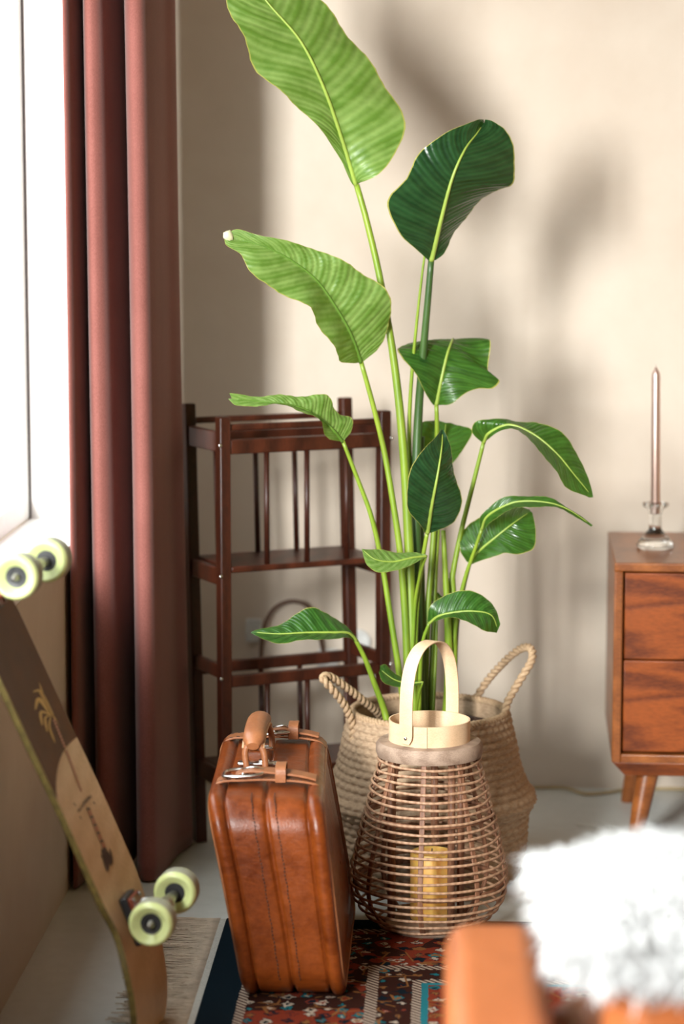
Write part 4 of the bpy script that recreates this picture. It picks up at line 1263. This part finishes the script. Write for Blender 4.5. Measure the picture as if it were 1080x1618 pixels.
    for i in range(9):
        a0, a1 = i / 9, (i + .72) / 9
        f = lambda k: (81 + (99.5 - 81) * k, 1131 + (1177 - 1131) * k)
        strip(f(a0), f(a1), 3.4, 3.4, 'print_rose', 'trunk_print')
    for i in range(16):
        a0, a1 = i / 16, (i + .8) / 16
        f = lambda k: (101 + (125.5 - 101) * k, 1180 + (1246 - 1180) * k)
        strip(f(a0), f(a1), 2.6, 3.2, 'print_red', 'trunk_print')
    for i in range(16):
        a0, a1 = i / 16, (i + .82) / 16
        f = lambda k: (136 + (164 - 136) * k, 1272 + (1340 - 1272) * k)
        strip(f(a0), f(a1), 4.2, 6.0, 'print_red' if i % 3 else 'print_black', 'trunk_print')
    for p, q, w in (((161, 1334), (168, 1374), 9), ((160, 1350), (170, 1362), 5), ((166, 1340), (173, 1364), 5), ((158, 1338), (164, 1366), 3), ((170, 1336), (175, 1362), 3), ((157, 1349), (164, 1354), 3)):
        sliver([p, ((p[0] + q[0]) / 2 + .5, (p[1] + q[1]) / 2), q], w, 'print_black', 'root_print')
    # tiny hand-lettered words: short strokes set along two lines
    rnd = random.Random(11)
    for (x0, y0), (x1, y1), k in (((120, 1281), (141, 1250), 9), ((128, 1266), (138, 1254), 4)):
        for i in range(k):
            f = (i + .5) / k; cx_, cy_ = x0 + (x1 - x0) * f, y0 + (y1 - y0) * f
            strip((cx_ - 1.2, cy_ - 2.6 + rnd.uniform(-.6, .6)), (cx_ + 1.4, cy_ + 2.2 + rnd.uniform(-.6, .6)), 1.1, 1.1, 'print_black', 'lettering')
            if i % 2: strip((cx_ - 1, cy_ + 2), (cx_ + 1.6, cy_ - .5), .9, .9, 'print_black', 'lettering')
    for p, q in (((114, 1266), (117, 1271)), ((144, 1261), (146, 1265)), ((124, 1287), (126, 1292))):
        strip(p, q, 1.6, 1.4, 'print_black', 'lettering')
    for p, q in (((24, 990), (28, 999)), ((27, 998), (36, 1016)), ((34, 1015), (39, 1024))):
        strip(p, q, 3 if p[0] == 27 else 1.6, 3, 'print_black', 'lettering')
    # trucks and wheels
    def truck(c, s):
        p, T, N = frame(s)
        q = p + W * (WD / 2); D_ = (c - q).dot(N); c = q + N * D_ + T * (c - q).dot(T)
        Mx = Matrix((T, W, N)).transposed()
        tr = MB().box(q + N * .0075 + T * .0, (.088, .062, .013), Mx).build('riser', 'truck_black', root, bevel=.002)
        MB().box(q + N * .018, (.080, .056, .008), Mx).build('baseplate', 'truck_red', root, bevel=.002)
        MB().box(q + N * .034 - T * .012, (.034, .040, .030), Mx).build('truck_body', 'truck_red', root, bevel=.006)
        for a_ in (-1, 1):
            for b_ in (-1, 1):
                MB().lathe([(.0005, .004), (.0042, .003), (.0042, 0)], q + N * .022 + T * a_ * .034 + W * b_ * .021, 10, N).build('bolt', 'truck_steel', tr, smooth=True)
        kp = q + N * .026 + T * .016
        MB().lathe([(.012, 0), (.0145, .004), (.0145, .012), (.012, .016)], kp, 18, (c - kp)).build('bushing', 'bushing_white', root, smooth=True)
        MB().lathe([(.010, .016), (.013, .019), (.013, .028), (.010, .031)], kp, 18, (c - kp)).build('bushing', 'truck_red', root, smooth=True)
        MB().tube([c - W * .068, c - W * .04, c, c + W * .04, c + W * .068], [.0085, .010, .0155, .010, .0085], 14).build('hanger', 'truck_steel', root, smooth=True)
        MB().tube([c - W * .126, c + W * .126], .004, 10).build('axle', 'truck_steel', root, smooth=True)
        for sg in (-1, 1):
            wc = c + W * sg * .095
            ax_ = W * sg
            r = .0385
            wh = MB().lathe([(.017, -.016), (.021, -.018), (.030, -.0255), (.0335, -.0260), (r - .0015, -.021), (r, -.015)], wc, 40, ax_, cap=False)
            wh.lathe([(r, .015), (r - .0015, .021), (.0335, .0260), (.030, .0255), (.023, .017), (.018, .014)], wc, 40, ax_, cap=False)
            w_ = wh.build('wheel', 'wheel_urethane', root, smooth=True)
            MB().lathe([(r, -.015), (r + .0002, 0), (r, .015)], wc, 40, ax_, cap=False).build('tread', 'wheel_tread', w_, smooth=True)
            MB().lathe([(.0005, -.0165), (.0185, -.0165), (.0185, .0145), (.011, .0135), (.0105, .010), (.0005, .010)], wc, 24, ax_, cap=False).build('bearing', 'truck_black', w_, smooth=True, angle=40)
            MB().lathe([(.0065, .010), (.0065, .019), (.0045, .021), (.0005, .021)], wc, 6, ax_, cap=False).build('axle_nut', 'truck_steel', w_)
    truck(cb, s_bot); truck(ct, s_top)
skateboard()

# ================================================================== ARMCHAIR WITH SHEEPSKIN
def armchair():
    x0, x1, y0, y1 = .006, .80, 2.64, 3.20
    root = thing('armchair', ((x0 + x1) / 2, (y0 + y1) / 2, RTH)); tag(root, 'tan leather armchair seen from behind in the near right corner', 'armchair')
    zb = RTH + .0005
    def pad(name, a, b, bev, sub=2):
        o = MB().span(a, b).build(name, 'chair_leather', root, bevel=bev, seg=5); return o
    for xa, xb in ((x0, x0 + .132), (x1 - .132, x1)):
        pad('arm', (xa, y0 - .06, .13), (xb, y1 - .035, .50), .035)
        MB().tube([((xa + .012), y0 + .10, .488), (xa + .012, y1 - .10, .488)], .004, 8).build('piping', 'chair_leather', root, smooth=True)
    pad('seat_base', (x0 + .134, y0 + .06, .13), (x1 - .134, y1 - .05, .30), .03)
    pad('seat_cushion', (x0 + .136, y0 + .16, .302), (x1 - .136, y1 - .02, .40), .045)
    pad('backrest', (x0 + .182, y0, .18), (x1 - .182, y0 + .135, .700), .05)
    MB().tube([((x0 + x1) / 2, y0 - .001, .24), ((x0 + x1) / 2, y0 - .002, .60)], .003, 6).build('seam', 'stitch', root, smooth=True)
    for x in (x0 + .06, x1 - .06):
        for y in (y0 + .10, y1 - .12):
            MB().tube([(x, y, .135), (x, y, zb)], [.022, .014], 14).build('leg', 'dark_wood', root, smooth=True, angle=40)
    # sheepskin over the back
    rnd = random.Random(21)
    sk = thing('sheepskin', (.42, y0 + .06, .70)); tag(sk, 'fluffy white sheepskin draped over the back of the leather armchair', 'sheepskin')
    path = catmull([(y0 - .014, .600), (y0 - .014, .66), (y0 + .006, .705), (y0 + .067, .722), (y0 + .13, .706), (y0 + .150, .66), (y0 + .152, .54)], 30)
    rows, nx = [], 36
    for j in range(nx + 1):
        u = j / nx
        row = []
        for i, p in enumerate(path):
            k = i / 29
            ext = .02 * math.sin(u * 9) - .03 * (abs(2 * u - 1) ** 3)
            z = p.y + (ext if k < .25 or k > .75 else 0) * (1 - 4 * min(k, 1 - k) if min(k, 1 - k) < .25 else 0) * -1
            x = .125 + .56 * u + .012 * math.sin(k * 8)
            sag = -.028 * (1 - smoothstep(0, .22, u)) - .02 * smoothstep(.85, 1, u)
            row.append(Vector((x, p.x, z + sag * (1 if .15 < k < .85 else .6))))
        rows.append(row)
    MB().grid(rows).build('hide', 'wool', sk, smooth=True, solid=.006)
    fur = MB()
    cen = Vector((0, y0 + .067, .60))
    for q in range(9000):
        j = rnd.random() * nx; i = rnd.random() * 29
        j0, i0 = min(int(j), nx - 1), min(int(i), 28)
        p = rows[j0][i0].lerp(rows[j0 + 1][i0], j - j0).lerp(rows[j0][i0 + 1].lerp(rows[j0 + 1][i0 + 1], j - j0), i - i0)
        nrm = (p - Vector((p.x, cen.y, min(p.z, .65)))).normalized()
        side = -1 if j < 2.5 else (1 if j > nx - 2.5 else 0)
        d = (nrm * 1.0 + Vector((rnd.gauss(0, .35) + side * .7, rnd.gauss(0, .35), rnd.gauss(-.35, .35)))).normalized()
        ln = rnd.uniform(.022, .040)
        s = d.cross(Vector((rnd.random(), rnd.random(), rnd.random()))).normalized(); t_ = d.cross(s); r = .0032
        mid = p + d * ln * .55 + Vector((rnd.gauss(0, .004), rnd.gauss(0, .004), -.004)); tip = p + d * ln + Vector((rnd.gauss(0, .006), rnd.gauss(0, .004), -.012))
        vs_ = []
        for c_, rr_ in ((p, r), (mid, r * .9)):
            for a in (0, 2.1, 4.2): vs_.append(c_ + s * rr_ * math.cos(a) + t_ * rr_ * math.sin(a))
        vs_.append(tip)
        fur.add(vs_, [(0, 1, 4, 3), (1, 2, 5, 4), (2, 0, 3, 5), (3, 4, 6), (4, 5, 6), (5, 3, 6)])
    fur.build('wool', 'wool', sk, smooth=True, kind='stuff', fixn=False)
armchair()
